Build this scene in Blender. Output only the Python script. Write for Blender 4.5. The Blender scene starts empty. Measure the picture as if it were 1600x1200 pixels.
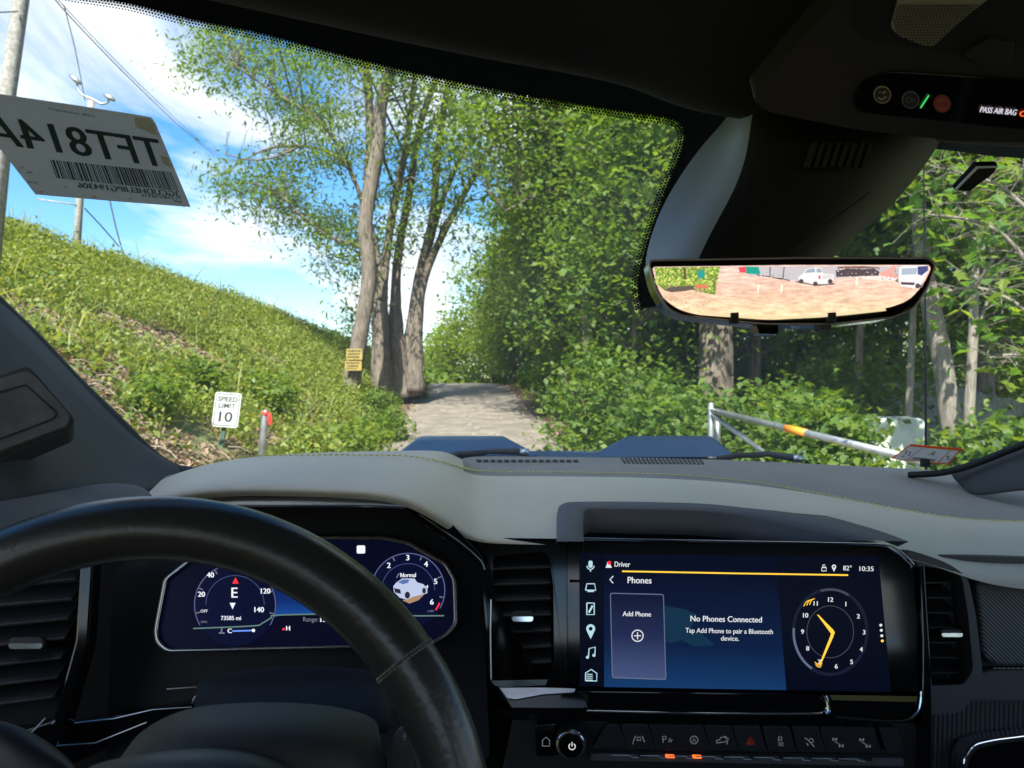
import bpy, math, random
import numpy as np
from mathutils import Vector, Matrix
from mathutils.geometry import tessellate_polygon
SC = bpy.context.scene
COL = SC.collection
rng = np.random.default_rng(11)
random.seed(5)
EYE = 1.75                       # height of the eye above the ground under the truck
F = 1200.0                       # focal length in photo pixels (1600 x 1200 frame)

# ---------------------------------------------------------------- camera
cd = bpy.data.cameras.new('camera'); cam = bpy.data.objects.new('camera', cd); COL.objects.link(cam)
cam.location = (0, 0, EYE); cam.rotation_euler = (math.radians(90), 0, 0)
cd.sensor_width = 36; cd.lens = 27; cd.clip_start = 0.02; cd.clip_end = 3000
cd.dof.use_dof = True; cd.dof.focus_distance = 0.85; cd.dof.aperture_fstop = 14
SC.camera = cam
# ---------------------------------------------------------------- light
SUN_EL, SUN_AZ = math.radians(50), math.radians(190)     # azimuth measured from +Y (ahead) towards +X (right)
world = bpy.data.worlds.new('World'); SC.world = world; world.use_nodes = True
wn, wl = world.node_tree.nodes, world.node_tree.links
wn.clear()
def N(t, **k):
    n = wn.new(t)
    for a, b in k.items(): setattr(n, a, b)
    return n
sky = N('ShaderNodeTexSky', sky_type='NISHITA', sun_disc=False, sun_elevation=SUN_EL, sun_rotation=SUN_AZ, air_density=1.0, dust_density=0.6, ozone_density=1.6)
tc = N('ShaderNodeTexCoord'); sep = N('ShaderNodeSeparateXYZ'); wl.new(tc.outputs['Generated'], sep.inputs[0])
def M2(op, a, b=None, c=None):
    n = N('ShaderNodeMath', operation=op)
    for i, v in enumerate((a, b, c)):
        if v is None: continue
        if isinstance(v, (int, float)): n.inputs[i].default_value = v
        else: wl.new(v, n.inputs[i])
    return n.outputs[0]
zc = M2('ADD', M2('MAXIMUM', sep.outputs[2], 0.0), 0.12)
cu, cv = M2('DIVIDE', sep.outputs[0], zc), M2('DIVIDE', sep.outputs[1], zc)
cmb = N('ShaderNodeCombineXYZ'); wl.new(cu, cmb.inputs[0]); wl.new(cv, cmb.inputs[1])
mp = N('ShaderNodeMapping'); wl.new(cmb.outputs[0], mp.inputs[0])
mp.inputs['Rotation'].default_value = (0, 0, math.radians(35)); mp.inputs['Scale'].default_value = (0.75, 0.42, 1); mp.inputs['Location'].default_value = (2.35, 0.9, 0)
nz = N('ShaderNodeTexNoise'); nz.inputs['Scale'].default_value = 1.5; nz.inputs['Detail'].default_value = 9; nz.inputs['Roughness'].default_value = 0.56; nz.inputs['Distortion'].default_value = 0.55
wl.new(mp.outputs[0], nz.inputs['Vector'])
rp = N('ShaderNodeValToRGB'); wl.new(nz.outputs['Fac'], rp.inputs[0])
rp.color_ramp.elements[0].position = 0.485; rp.color_ramp.elements[1].position = 0.62
mx = N('ShaderNodeMix', data_type='RGBA'); wl.new(rp.outputs[0], mx.inputs['Factor'])
hs = N('ShaderNodeHueSaturation'); hs.inputs['Saturation'].default_value = 1.4; hs.inputs['Value'].default_value = .62; wl.new(sky.outputs[0], hs.inputs['Color'])
wl.new(hs.outputs[0], mx.inputs['A']); 
# thin cloud scatters more light forward, so it is brighter towards the sun
dt = N('ShaderNodeVectorMath', operation='DOT_PRODUCT'); wl.new(tc.outputs['Generated'], dt.inputs[0]); dt.inputs[1].default_value = (math.cos(SUN_EL)*math.sin(SUN_AZ), math.cos(SUN_EL)*math.cos(SUN_AZ), math.sin(SUN_EL))
cb = M2('MULTIPLY_ADD', M2('POWER', M2('MAXIMUM', dt.outputs['Value'], 0.0), 5.0), 8.0, 3.2)
nz2 = N('ShaderNodeTexNoise'); nz2.inputs['Scale'].default_value = 3.2; nz2.inputs['Detail'].default_value = 6; wl.new(mp.outputs[0], nz2.inputs['Vector'])
cb = M2('MULTIPLY', cb, M2('MULTIPLY_ADD', nz2.outputs['Fac'], .9, .55))
cc3 = N('ShaderNodeCombineColor'); wl.new(cb, cc3.inputs[0]); wl.new(M2('MULTIPLY', cb, 1.01), cc3.inputs[1]); wl.new(M2('MULTIPLY', cb, 1.05), cc3.inputs[2])
wl.new(cc3.outputs[0], mx.inputs['B'])
bg = N('ShaderNodeBackground'); bg.inputs['Strength'].default_value = 0.15
wo = N('ShaderNodeOutputWorld'); wl.new(mx.outputs['Result'], bg.inputs[0]); wl.new(bg.outputs[0], wo.inputs[0])
sd = bpy.data.lights.new('sun', 'SUN'); sd.energy = 4.6; sd.angle = math.radians(0.6); sd.color = (1, 0.94, 0.84)
sun = bpy.data.objects.new('sun', sd); COL.objects.link(sun)
sv = Vector((math.cos(SUN_EL)*math.sin(SUN_AZ), math.cos(SUN_EL)*math.cos(SUN_AZ), math.sin(SUN_EL)))
sun.rotation_euler = sv.to_track_quat('Z', 'Y').to_euler(); sun.location = (20, 20, 40)
SC.view_settings.view_transform = 'Standard'; SC.view_settings.look = 'None'; SC.view_settings.exposure = 1.5; SC.view_settings.gamma = 1
SC.view_settings.use_curve_mapping = False
SC.render.engine = 'CYCLES'
cy = SC.cycles; cy.use_denoising = True; cy.max_bounces = 7; cy.diffuse_bounces = 4; cy.glossy_bounces = 3; cy.transmission_bounces = 4; cy.transparent_max_bounces = 10
cy.caustics_reflective = False; cy.caustics_refractive = False; cy.sample_clamp_indirect = 6

# ---------------------------------------------------------------- materials
MATS = {}
def mat(name, color, rough=0.6, metal=0.0, emit=0.0, bump=None, var=None, coat=0.0, spec=0.5, wave=None):
    """bump=(scale,strength,distance)  var=(scale, other colour, lo, hi)"""
    if name in MATS: return MATS[name]
    m = bpy.data.materials.new(name); m.use_nodes = True
    nt = m.node_tree; p = nt.nodes['Principled BSDF']
    c = (*color, 1)
    p.inputs['Base Color'].default_value = c; p.inputs['Roughness'].default_value = rough; p.inputs['Metallic'].default_value = metal
    p.inputs['Coat Weight'].default_value = coat; p.inputs['Specular IOR Level'].default_value = spec
    if emit: p.inputs['Emission Color'].default_value = c; p.inputs['Emission Strength'].default_value = emit*.48; p.inputs['Base Color'].default_value = (.004, .004, .005, 1); p.inputs['Specular IOR Level'].default_value = .04
    g = None
    if bump or var:
        g = nt.nodes.new('ShaderNodeNewGeometry')
    if var:
        n = nt.nodes.new('ShaderNodeTexNoise'); n.inputs['Scale'].default_value = var[0]; n.inputs['Detail'].default_value = 6; n.inputs['Roughness'].default_value = .65
        nt.links.new(g.outputs['Position'], n.inputs['Vector'])
        r = nt.nodes.new('ShaderNodeValToRGB'); r.color_ramp.elements[0].position = var[2]; r.color_ramp.elements[1].position = var[3]
        r.color_ramp.elements[0].color = c; r.color_ramp.elements[1].color = (*var[1], 1)
        nt.links.new(n.outputs['Fac'], r.inputs[0]); nt.links.new(r.outputs[0], p.inputs['Base Color'])
    if bump:
        n = nt.nodes.new('ShaderNodeTexNoise'); n.inputs['Scale'].default_value = bump[0]; n.inputs['Detail'].default_value = 4
        nt.links.new(g.outputs['Position'], n.inputs['Vector'])
        b = nt.nodes.new('ShaderNodeBump'); b.inputs['Strength'].default_value = bump[1]; b.inputs['Distance'].default_value = bump[2]
        nt.links.new(n.outputs['Fac'], b.inputs['Height']); nt.links.new(b.outputs[0], p.inputs['Normal'])
    MATS[name] = m
    return m
def bark_mat(name, c1, c2):
    m = bpy.data.materials.new(name); m.use_nodes = True; nt = m.node_tree; p = nt.nodes['Principled BSDF']; p.inputs['Roughness'].default_value = .95
    g = nt.nodes.new('ShaderNodeNewGeometry'); mp_ = nt.nodes.new('ShaderNodeMapping'); mp_.inputs['Scale'].default_value = (1, 1, .16); nt.links.new(g.outputs['Position'], mp_.inputs[0])
    n = nt.nodes.new('ShaderNodeTexNoise'); n.inputs['Scale'].default_value = 16; n.inputs['Detail'].default_value = 8; n.inputs['Roughness'].default_value = .7; nt.links.new(mp_.outputs[0], n.inputs['Vector'])
    r = nt.nodes.new('ShaderNodeValToRGB'); r.color_ramp.elements[0].position = .36; r.color_ramp.elements[1].position = .62; r.color_ramp.elements[0].color = (*c1, 1); r.color_ramp.elements[1].color = (*c2, 1)
    nt.links.new(n.outputs['Fac'], r.inputs[0]); nt.links.new(r.outputs[0], p.inputs['Base Color'])
    b = nt.nodes.new('ShaderNodeBump'); b.inputs['Strength'].default_value = .9; b.inputs['Distance'].default_value = .04; nt.links.new(n.outputs['Fac'], b.inputs['Height']); nt.links.new(b.outputs[0], p.inputs['Normal'])
    MATS[name] = m; return m
def leaf_mat(name, cols, trans=0.45, rough=0.5, spread=0.55):
    """cols: colours a leaf can take, picked at random per leaf"""
    m = bpy.data.materials.new(name); m.use_nodes = True; nt = m.node_tree; nt.nodes.clear()
    g = nt.nodes.new('ShaderNodeNewGeometry'); r = nt.nodes.new('ShaderNodeValToRGB')
    e = r.color_ramp.elements
    while len(e) < len(cols): e.new(0.5)
    for i, c in enumerate(cols): e[i].position = i/(len(cols)-1); e[i].color = (*c, 1)
    nt.links.new(g.outputs['Random Per Island'], r.inputs[0])
    p = nt.nodes.new('ShaderNodeBsdfPrincipled'); p.inputs['Roughness'].default_value = rough; p.inputs['Specular IOR Level'].default_value = 0.35
    t = nt.nodes.new('ShaderNodeBsdfTranslucent')
    h = nt.nodes.new('ShaderNodeMix'); h.data_type = 'RGBA'; h.blend_type = 'MULTIPLY'; h.inputs['Factor'].default_value = 1; h.inputs['B'].default_value = (2.1, 1.9, 0.6, 1)
    nt.links.new(r.outputs[0], p.inputs['Base Color']); nt.links.new(r.outputs[0], h.inputs['A']); nt.links.new(h.outputs['Result'], t.inputs[0])
    mxs = nt.nodes.new('ShaderNodeMixShader'); mxs.inputs[0].default_value = trans
    o = nt.nodes.new('ShaderNodeOutputMaterial')
    nt.links.new(p.outputs[0], mxs.inputs[1]); nt.links.new(t.outputs[0], mxs.inputs[2]); nt.links.new(mxs.outputs[0], o.inputs[0])
    MATS[name] = m
    return m

# ---------------------------------------------------------------- object helpers
def thing(name, label, cat, loc=(0, 0, 0), group=None):
    o = bpy.data.objects.new(name, None); COL.objects.link(o); o.location = loc
    o.empty_display_size = 0.1
    o['label'] = label; o['category'] = cat
    if group: o['group'] = group
    return o
def tag(o, label, cat, group=None):
    o['label'] = label; o['category'] = cat
    if group: o['group'] = group
    return o
def link(o, parent):
    COL.objects.link(o)
    if parent is not None:
        o.parent = parent
        q = parent; off = Vector((0, 0, 0))
        while q is not None: off += q.location; q = q.parent if q.type != 'MESH' else None
        if parent.type == 'EMPTY': o.matrix_parent_inverse = Matrix.Translation(-parent.location)
    return o
def mk(name, verts, faces, m, parent=None, smooth=False, bevel=0, sub=0, solid=0, stuff=False, mi=None, auto=None, label=None):
    me = bpy.data.meshes.new(name); me.from_pydata([tuple(map(float, v)) for v in verts], [], faces)
    for x in (m if isinstance(m, (list, tuple)) else [m]): me.materials.append(x)
    if mi is not None: me.polygons.foreach_set('material_index', mi)
    if smooth: me.polygons.foreach_set('use_smooth', [True]*len(me.polygons))
    me.update()
    o = bpy.data.objects.new(name, me); link(o, parent)
    if solid:
        s = o.modifiers.new('thickness', 'SOLIDIFY'); s.thickness = solid; s.offset = -1
    if bevel:
        b = o.modifiers.new('bevel', 'BEVEL'); b.width = bevel; b.segments = 3; b.limit_method = 'ANGLE'; b.angle_limit = math.radians(35); b.use_clamp_overlap = True
    if sub:
        s = o.modifiers.new('subdivision', 'SUBSURF'); s.levels = sub; s.render_levels = sub
    if stuff: o['kind'] = 'stuff'
    if label: o['label'] = label
    return o
def big(name, V, Fq, m, parent=None, smooth=False, stuff=False):
    """numpy mesh: V (n,3), Fq (m,k) index array"""
    me = bpy.data.meshes.new(name); k = Fq.shape[1]
    me.vertices.add(len(V)); me.vertices.foreach_set('co', V.astype(np.float32).ravel())
    me.loops.add(Fq.size); me.loops.foreach_set('vertex_index', Fq.astype(np.int32).ravel())
    me.polygons.add(len(Fq)); me.polygons.foreach_set('loop_start', np.arange(0, Fq.size, k, dtype=np.int32))
    me.polygons.foreach_set('loop_total', np.full(len(Fq), k, dtype=np.int32))
    if smooth: me.polygons.foreach_set('use_smooth', np.ones(len(Fq), dtype=bool))
    me.materials.append(m); me.update(calc_edges=True)
    o = bpy.data.objects.new(name, me); link(o, parent)
    if stuff: o['kind'] = 'stuff'
    return o
def tube_geo(path, radii, n=8, cap=True, flat=1.0):
    P = np.array(path, float); R = np.broadcast_to(np.array(radii, float), (len(P),))
    T = np.gradient(P, axis=0) if len(P) > 2 else np.repeat((P[1]-P[0])[None], 2, 0)
    T /= np.linalg.norm(T, axis=1)[:, None]+1e-12
    up = np.array([0, 0, 1.0]) if abs(T[0][2]) < .9 else np.array([1.0, 0, 0])
    V = []; A = np.cross(T[0], up); A /= np.linalg.norm(A)
    for i in range(len(P)):
        A = A-T[i]*A.dot(T[i]); A /= np.linalg.norm(A); B = np.cross(T[i], A)
        for k in range(n):
            a = 2*math.pi*k/n; V.append(P[i]+R[i]*(math.cos(a)*A+flat*math.sin(a)*B))
    Fc = [(i*n+k, i*n+(k+1) % n, (i+1)*n+(k+1) % n, (i+1)*n+k) for i in range(len(P)-1) for k in range(n)]
    if cap: Fc += [tuple(range(n))[::-1], tuple(range((len(P)-1)*n, len(P)*n))]
    return V, Fc
def tube(name, path, radii, m, parent=None, n=8, smooth=True, **k):
    V, Fc = tube_geo(path, radii, n); return mk(name, V, Fc, m, parent, smooth=smooth, **k)
def join(parts):
    V, Fc = [], []
    for v, f in parts:
        o = len(V); V += list(v); Fc += [tuple(i+o for i in q) for q in f]
    return V, Fc
def box_geo(c, s, R=None):
    V = []
    for x in (-.5, .5):
        for y in (-.5, .5):
            for z in (-.5, .5): V.append(Vector((x*s[0], y*s[1], z*s[2])))
    if R is not None: V = [R @ v for v in V]
    V = [v+Vector(c) for v in V]
    return V, [(0, 1, 3, 2), (4, 6, 7, 5), (0, 4, 5, 1), (2, 3, 7, 6), (0, 2, 6, 4), (1, 5, 7, 3)]
def box(name, c, s, m, parent=None, R=None, bevel=0, **k):
    V, Fc = box_geo(c, s, R); return mk(name, V, Fc, m, parent, bevel=bevel, **k)
def prism_geo(front, back):
    n = len(front); V = list(front)+list(back)
    return V, [tuple(range(n)), tuple(range(2*n-1, n-1, -1))]+[(i, n+i, n+(i+1) % n, (i+1) % n) for i in range(n)]
def W(px, py, d):
    """the point seen at photo pixel (px, py) at distance d ahead"""
    return np.array([(px-800)/F*d, d, EYE-(py-600)/F*d])
def spline(pts, n):
    """Catmull-Rom through points with any number of coordinates"""
    P = np.array(pts, float); out = []
    Q = np.vstack([2*P[0]-P[1], P, 2*P[-1]-P[-2]])
    for i in range(len(P)-1):
        a, b, c, d = Q[i:i+4]
        for t in np.linspace(0, 1, n, endpoint=False):
            out.append(.5*((2*b)+(-a+c)*t+(2*a-5*b+4*c-d)*t*t+(-a+3*b-3*c+d)*t**3))
    out.append(P[-1]); return np.array(out)

# ================================================================ OUTSIDE
# ---------------------------------------------------------------- terrain
def smooth01(t): t = np.clip(t, 0, 1); return t*t*(3-2*t)
def road_z(y):
    y = np.asarray(y, float)
    z = .065*1.5*np.log1p(np.exp(np.clip((y-16)/1.5, -30, 30)))
    z = np.where(y < 40, z, .065*24+.25*(1-np.exp(-(y-40)/4.)))
    return z - .02*np.maximum(y-46, 0)
def road_c(y): y = np.asarray(y, float); return -1-(y-20)*.073-.0005*np.maximum(y-34, 0)**2
HALF = 2.5
def hash2(x, y, s):
    return np.sin(x*s*1.3+1.7*np.sin(y*s*.9+.5))*np.sin(y*s*1.1+1.3*np.sin(x*s*.8+2.1))
def ground_z(x, y):
    x = np.asarray(x, float); y = np.asarray(y, float)
    zr = road_z(y); c = road_c(y)
    l = c-HALF-.55                                     # toe of the bank
    yy = np.clip(y, -40, 60)
    xc = -13.3+(yy-20)*.283; hc = 6.0-(yy-20)*.13; hc = np.where(yy < 0, 8.6+yy*.12, hc)
    hc = np.maximum(hc, 1.2); xc = np.minimum(xc, l-2)
    t = (l-x)/(l-xc)
    hb = np.maximum(hc-.3*smooth01((30-y)/12)-zr, .3)
    up = np.where(t < 1, hb*(np.clip(t, 0, 1)**.92), hb+.04*(t-1))
    up = up+np.where(t > 0, .12*hash2(x, y, .9)+.06*hash2(x, y, 2.3), 0)*np.clip(t*3, 0, 1)
    z = zr+np.where(t > 0, up, 0)
    r = x-(c+HALF+.3)
    z = z+np.where(r > 0, -.10*np.clip(r, 0, 6)*smooth01((20-y)/20)+.05*hash2(x, y, 1.1)*np.clip(r, 0, 1), 0)
    # behind the truck the ground opens into a level gravel lot
    f = smooth01((y+4)/8)
    z = z*f
    onroad = np.abs(x-c) < HALF+.25
    return z-np.where(onroad, .03, 0.0)
asphalt = mat('asphalt', (.14, .122, .10), .9, var=(1.6, (.235, .207, .17), .40, .66), bump=(60, .5, .01))
soil = mat('soil', (.15, .11, .07), .95, var=(2.2, (.12, .15, .05), .38, .56), bump=(14, .8, .05))
xs = np.concatenate([np.linspace(-900, -60, 10), np.linspace(-55, -20, 15), np.linspace(-19.5, 12, 127), np.linspace(13, 50, 30), np.linspace(60, 900, 10)])
ys = np.concatenate([np.linspace(-900, -60, 10), np.linspace(-50, 0, 26), np.linspace(.5, 60, 150), np.linspace(62, 120, 20), np.linspace(140, 1500, 12)])
XX, YY = np.meshgrid(xs, ys)
ZZ = ground_z(XX, YY)
ZZ = np.where(YY > 62, np.maximum(ZZ, -20), ZZ)
V = np.stack([XX, YY, ZZ], -1).reshape(-1, 3); nx, ny = len(xs), len(ys)
ii, jj = np.meshgrid(np.arange(nx-1), np.arange(ny-1)); q = (jj*nx+ii).ravel()
g = big('ground', V, np.stack([q, q+1, q+nx+1, q+nx], 1), soil, smooth=True); g['kind'] = 'structure'
yr = np.concatenate([np.linspace(-6, 60, 133), np.linspace(62, 90, 14)])
us = np.linspace(-1, 1, 9)
V = []
for y in yr:
    w = .16*math.sin(y*1.9)+.1*math.sin(y*4.7+1)
    for u in us:
        x = road_c(y)+u*HALF+(w*abs(u) if abs(u) > .9 else 0)
        V.append((x, y, road_z(y)+.02+.025*(1-u*u)+.008*math.sin(x*3+y)))
V = np.array(V); q = np.array([j*9+i for j in range(len(yr)-1) for i in range(8)])
r_ = big('road', V, np.stack([q, q+1, q+10, q+9], 1), asphalt, smooth=True); r_['kind'] = 'structure'
# light patches and long cracks laid over the old surface
patch = mat('road_patch', (.25, .222, .185), .8, var=(6, (.19, .167, .14), .4, .6))
# ---------------------------------------------------------------- leaves
LEAF = {'quad': (np.array([(0, 0, 0), (.34, .45, .07), (0, 1, -.04), (-.34, .45, .07)], float), [(0, 1, 2), (0, 2, 3)]),
        'slim': (np.array([(0, 0, 0), (.17, .45, .05), (0, 1, -.12), (-.17, .45, .05)], float), [(0, 1, 2), (0, 2, 3)]),
        'blade': (np.array([(-.022, 0, 0), (.022, 0, 0), (.018, .6, .08), (-.018, .6, .08), (.0, 1, .3)], float), [(0, 1, 2), (0, 2, 3), (3, 2, 4)]),
        'reed': (np.array([(-.010, 0, 0), (.010, 0, 0), (.008, .6, .08), (-.008, .6, .08), (.0, 1, .34)], float), [(0, 1, 2), (0, 2, 3), (3, 2, 4)]),
        'lobed': (np.array([(0, 0, 0), (.28, .02, .03), (.22, .2, .03), (.52, .42, .06), (.27, .5, .04), (.2, .72, .02), (0, 1, -.06), (-.2, .72, .02), (-.27, .5, .04), (-.52, .42, .06), (-.22, .2, .03), (-.28, .02, .03)], float),
                  [(0, 1, 2), (0, 2, 4), (2, 3, 4), (0, 4, 5), (0, 5, 6), (0, 6, 7), (0, 7, 8), (0, 8, 10), (8, 9, 10), (0, 10, 11)])}
def leaves(name, C, size, shape, m, parent=None, flat=.5, up=None, stuff=True):
    """one mesh of separate leaves at the centres C; flat: how far blades lie level; up: fixed blade direction"""
    C = np.asarray(C, float); n = len(C); T, Fc = LEAF[shape]
    nr = rng.normal(size=(n, 3)); nr[:, 2] = np.abs(nr[:, 2])*(1-flat)+flat*2.2; nr /= np.linalg.norm(nr, axis=1)[:, None]
    d = rng.normal(size=(n, 3))
    if up is not None: d = d*.35+np.asarray(up, float); nr = rng.normal(size=(n, 3))
    d -= nr*(d*nr).sum(1)[:, None]; d /= np.linalg.norm(d, axis=1)[:, None]
    if up is None: d[:, 2] -= .25
    s = np.cross(d, nr); S = np.broadcast_to(size, (n,))*rng.uniform(.5, 1.4, n)
    V = C[:, None, :]+S[:, None, None]*(T[None, :, 0, None]*s[:, None, :]+(T[None, :, 1, None]-.4*(up is None))*d[:, None, :]+T[None, :, 2, None]*nr[:, None, :])
    k = len(T); Fa = np.array(Fc)[None]+(np.arange(n)*k)[:, None, None]
    return big(name, V.reshape(-1, 3), Fa.reshape(-1, 3), m, parent, stuff=stuff)
G_MAPLE = leaf_mat('maple_leaf', [(.055, .11, .020), (.08, .15, .026), (.11, .185, .032), (.15, .215, .036)], .5)
G_LIGHT = leaf_mat('light_leaf', [(.07, .13, .02), (.11, .18, .03), (.15, .22, .035), (.09, .16, .03)], .55)
G_YEL = leaf_mat('sunlit_leaf', [(.09, .16, .02), (.14, .21, .03), (.19, .24, .03)], .6)
G_WEED = leaf_mat('weed_leaf', [(.08, .14, .03), (.13, .19, .035), (.19, .235, .045), (.25, .27, .055)], .4)
G_GRASS = leaf_mat('grass_blade', [(.15, .20, .04), (.22, .26, .055), (.28, .29, .09)], .4)
G_DRY = leaf_mat('dry_leaf', [(.10, .06, .04), (.20, .13, .09), (.30, .22, .16), (.14, .08, .05)], .1)
bark = bark_mat('bark', (.07, .056, .044), (.215, .18, .145))
bark_pale = bark_mat('pale_bark', (.13, .115, .095), (.30, .27, .225))
bark_dark = bark_mat('dark_bark', (.07, .056, .045), (.20, .165, .13))

def in_ell(n, c, r, shell=.5):
    v = rng.normal(size=(n, 3)); v /= np.linalg.norm(v, axis=1)[:, None]
    return np.array(c)+v*(rng.uniform(0, 1, n)**(shell))[:, None]*np.array(r)
def twig_paths(cl, anchors, sag=.1):
    """a curved twig from the nearest lower stem point to each leaf cluster"""
    A = np.array(anchors); parts = []
    for c in cl:
        dd = np.linalg.norm(A[:, :3]-c, axis=1)+2.5*np.maximum(A[:, 2]-c[2]+.3, 0)
        a = A[np.argmin(dd)]; L = np.linalg.norm(c-a[:3])
        if L < .2: continue
        mid = (a[:3]+c)/2+np.array([0, 0, sag*L])+rng.normal(size=3)*.06*L
        r0 = min(a[3]*.5, .012+.012*L)
        parts.append(tube_geo(spline([a[:3], mid, c], 3), np.linspace(r0, .006, 7), 4, cap=False))
    return join(parts) if parts else ([], [])
def stem_mesh(path, m, parent, name='trunk', n=12, rough=.06):
    P = spline(path, 6)
    V, Fc = tube_geo(P[:, :3], P[:, 3], n)
    V = [v*1.0 for v in V]
    for i, v in enumerate(V):
        k = i//n
        if k < len(P): cc = P[k, :3]; f = 1+rough*math.sin(3*(i % n)+k*.5)+rough*random.uniform(-1, 1); V[i] = cc+(v-cc)*f
    return mk(name, V, Fc, m, parent, smooth=True)
def tree(name, label, group, stems, cl, leaf, size, per, rad, m, bm=None, flat=.5, drop=0, cat='tree', sag=.1):
    """stems: list of [(x,y,z,r),...]; cl: leaf cluster centres (n,3)"""
    base = stems[0][0]; t = thing(name, label, cat, (base[0], base[1], base[2]), group)
    anchors = []
    for i, s in enumerate(stems):
        stem_mesh(s, bm or bark, t, 'trunk' if i == 0 else 'limb')
        anchors += list(spline(s, 5)[3:])
    cl = np.asarray(cl, float)
    V, Fc = twig_paths(cl, anchors, sag)
    if V: mk('twigs', V, Fc, bm or bark, t, stuff=True)
    n = len(cl)*per
    C = np.repeat(cl, per, 0)+rng.normal(size=(n, 3))*np.array([rad, rad, rad*.55])*rng.uniform(.6, 1.2, (n, 1))
    if drop: C[:, 2] -= np.abs(rng.normal(size=n))*drop
    leaves('crown', C, size, leaf, m, t, flat)
    return t
# ---------------------------------------------------------------- road wear
Vp, Fp = [], []
def road_patch(x, y, rx, ry, n=11):
    o = len(Vp); Vp.append((x, y, float(road_z(y))+.052)); 
    for k in range(n):
        a = 2*math.pi*k/n; r = random.uniform(.55, 1.2)
        xx, yy = x+rx*r*math.cos(a), y+ry*r*math.sin(a); u = (xx-float(road_c(yy)))/HALF
        Vp.append((xx, yy, float(road_z(yy))+.026+.025*(1-min(1, u*u))+.008*math.sin(xx*3+yy)))
    Vp[o] = (x, y, sum(Vp[o+1+k][2] for k in range(n))/n+.002)
    for k in range(n): Fp.append((o, o+1+k, o+1+(k+1) % n))
for i in range(70):
    y = random.uniform(17, 44); u = random.choice([random.gauss(.25, .22), random.uniform(-.8, .85), random.gauss(.05, .1)])
    road_patch(float(road_c(y))+u*HALF, y, random.uniform(.04, .16), random.uniform(.1, .6))
o = mk('road_patches', Vp, Fp, patch); o['kind'] = 'stuff'

# ---------------------------------------------------------------- bank cover
def on_ground(x, y): return np.stack([x, y, ground_z(x, y)], 1)
def bank_xy(n, y0=9, y1=46, t0=-.05, t1=1.25, pw=.7):
    y = y0+(y1-y0)*rng.uniform(0, 1, n)**1.3; c = road_c(y); l = c-HALF-.55
    xc = np.minimum(-13.3+(y-20)*.283, l-2); t = rng.uniform(t0, t1, n)
    return l+(xc-l)*t, y, t
def nmask(x, y): return .52+.62*hash2(x+3, y, .62)+.35*hash2(x, y+5, 1.9)+.12*hash2(x+7, y, 5)
x, y, t = bank_xy(26000)
dens = nmask(x, y)+np.where(t > .62, .55, 0)-np.where((y < 19) & (t < .5), .12, 0)
clear = (np.abs(x-(-447/1200*y)) < .75) & (y < 12.2) & (y > 9.5)
k = (dens > .42) & (x < road_c(y)-HALF-.7) & ~clear; x, y = x[k], y[k]
P = on_ground(x, y); P = np.repeat(P, 9, 0); n = len(P)
P += rng.normal(size=(n, 3))*[.17, .17, .02]; P[:, 2] += np.abs(rng.normal(size=n))*.20+.03
leaves('weeds', P, .085, 'quad', G_WEED, None, .35)
x, y, t = bank_xy(100000, t0=.0, t1=1.3)
k = (nmask(x, y)+np.where(t > .5, .7, -.02) > .34) & (x < road_c(y)-HALF-.6) & ~((np.abs(x-(-447/1200*y)) < .75) & (y < 12.2) & (y > 9.5))
P = on_ground(x[k], y[k])
leaves('grass', P, rng.uniform(.10, .34, len(P))*(1+.6*(rng.random(len(P)) < .12)), 'blade', G_GRASS, None, up=(0.15, 0, 1))
# uneven clumps of taller weeds along the crest and here and there on the slope
_y = np.concatenate([rng.uniform(13, 42, 170), rng.uniform(10, 38, 150)]); _t = np.concatenate([rng.normal(1.0, .05, 170), rng.uniform(.05, .95, 150)])
_l = road_c(_y)-HALF-.55; _x = _l+(np.minimum(-13.3+(_y-20)*.283, _l-2)-_l)*_t; _k = ~((np.abs(_x-(-447/1200*_y)) < .9) & (_y < 12.6)); _x, _y = _x[_k], _y[_k]
_h = rng.uniform(.15, .62, len(_x)); Q = np.repeat(on_ground(_x, _y), 110, 0); hh_ = np.repeat(_h, 110); Q += rng.normal(size=Q.shape)*np.stack([hh_*.55, hh_*.55, hh_*0], 1); Q[:, 2] = ground_z(Q[:, 0], Q[:, 1])+rng.uniform(0, 1, len(Q))*hh_
leaves('tall_weeds', Q, .10, 'quad', G_WEED, None, .3)
leaves('tall_grass', Q[::3]*[1, 1, 0]+np.stack([Q[::3, 0]*0, Q[::3, 0]*0, ground_z(Q[::3, 0], Q[::3, 1])], 1), hh_[::3]*1.1+.15, 'reed', G_GRASS, None, up=(.1, 0, 1))
# tall seed stems standing up against the sky on the crest
x, y, t = bank_xy(500, t0=.9, t1=1.1)
P = on_ground(x, y); parts = []
for p in P:
    h = random.uniform(.3, .85); b = np.array([random.gauss(0, .12), random.gauss(0, .12), h])
    parts.append(tube_geo([p, p+b*.6, p+b+[random.gauss(.05, .1), 0, 0]], [.006, .005, .004], 3, cap=False))
mk('seed_stems', *join(parts), G_GRASS, stuff=True)
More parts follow.
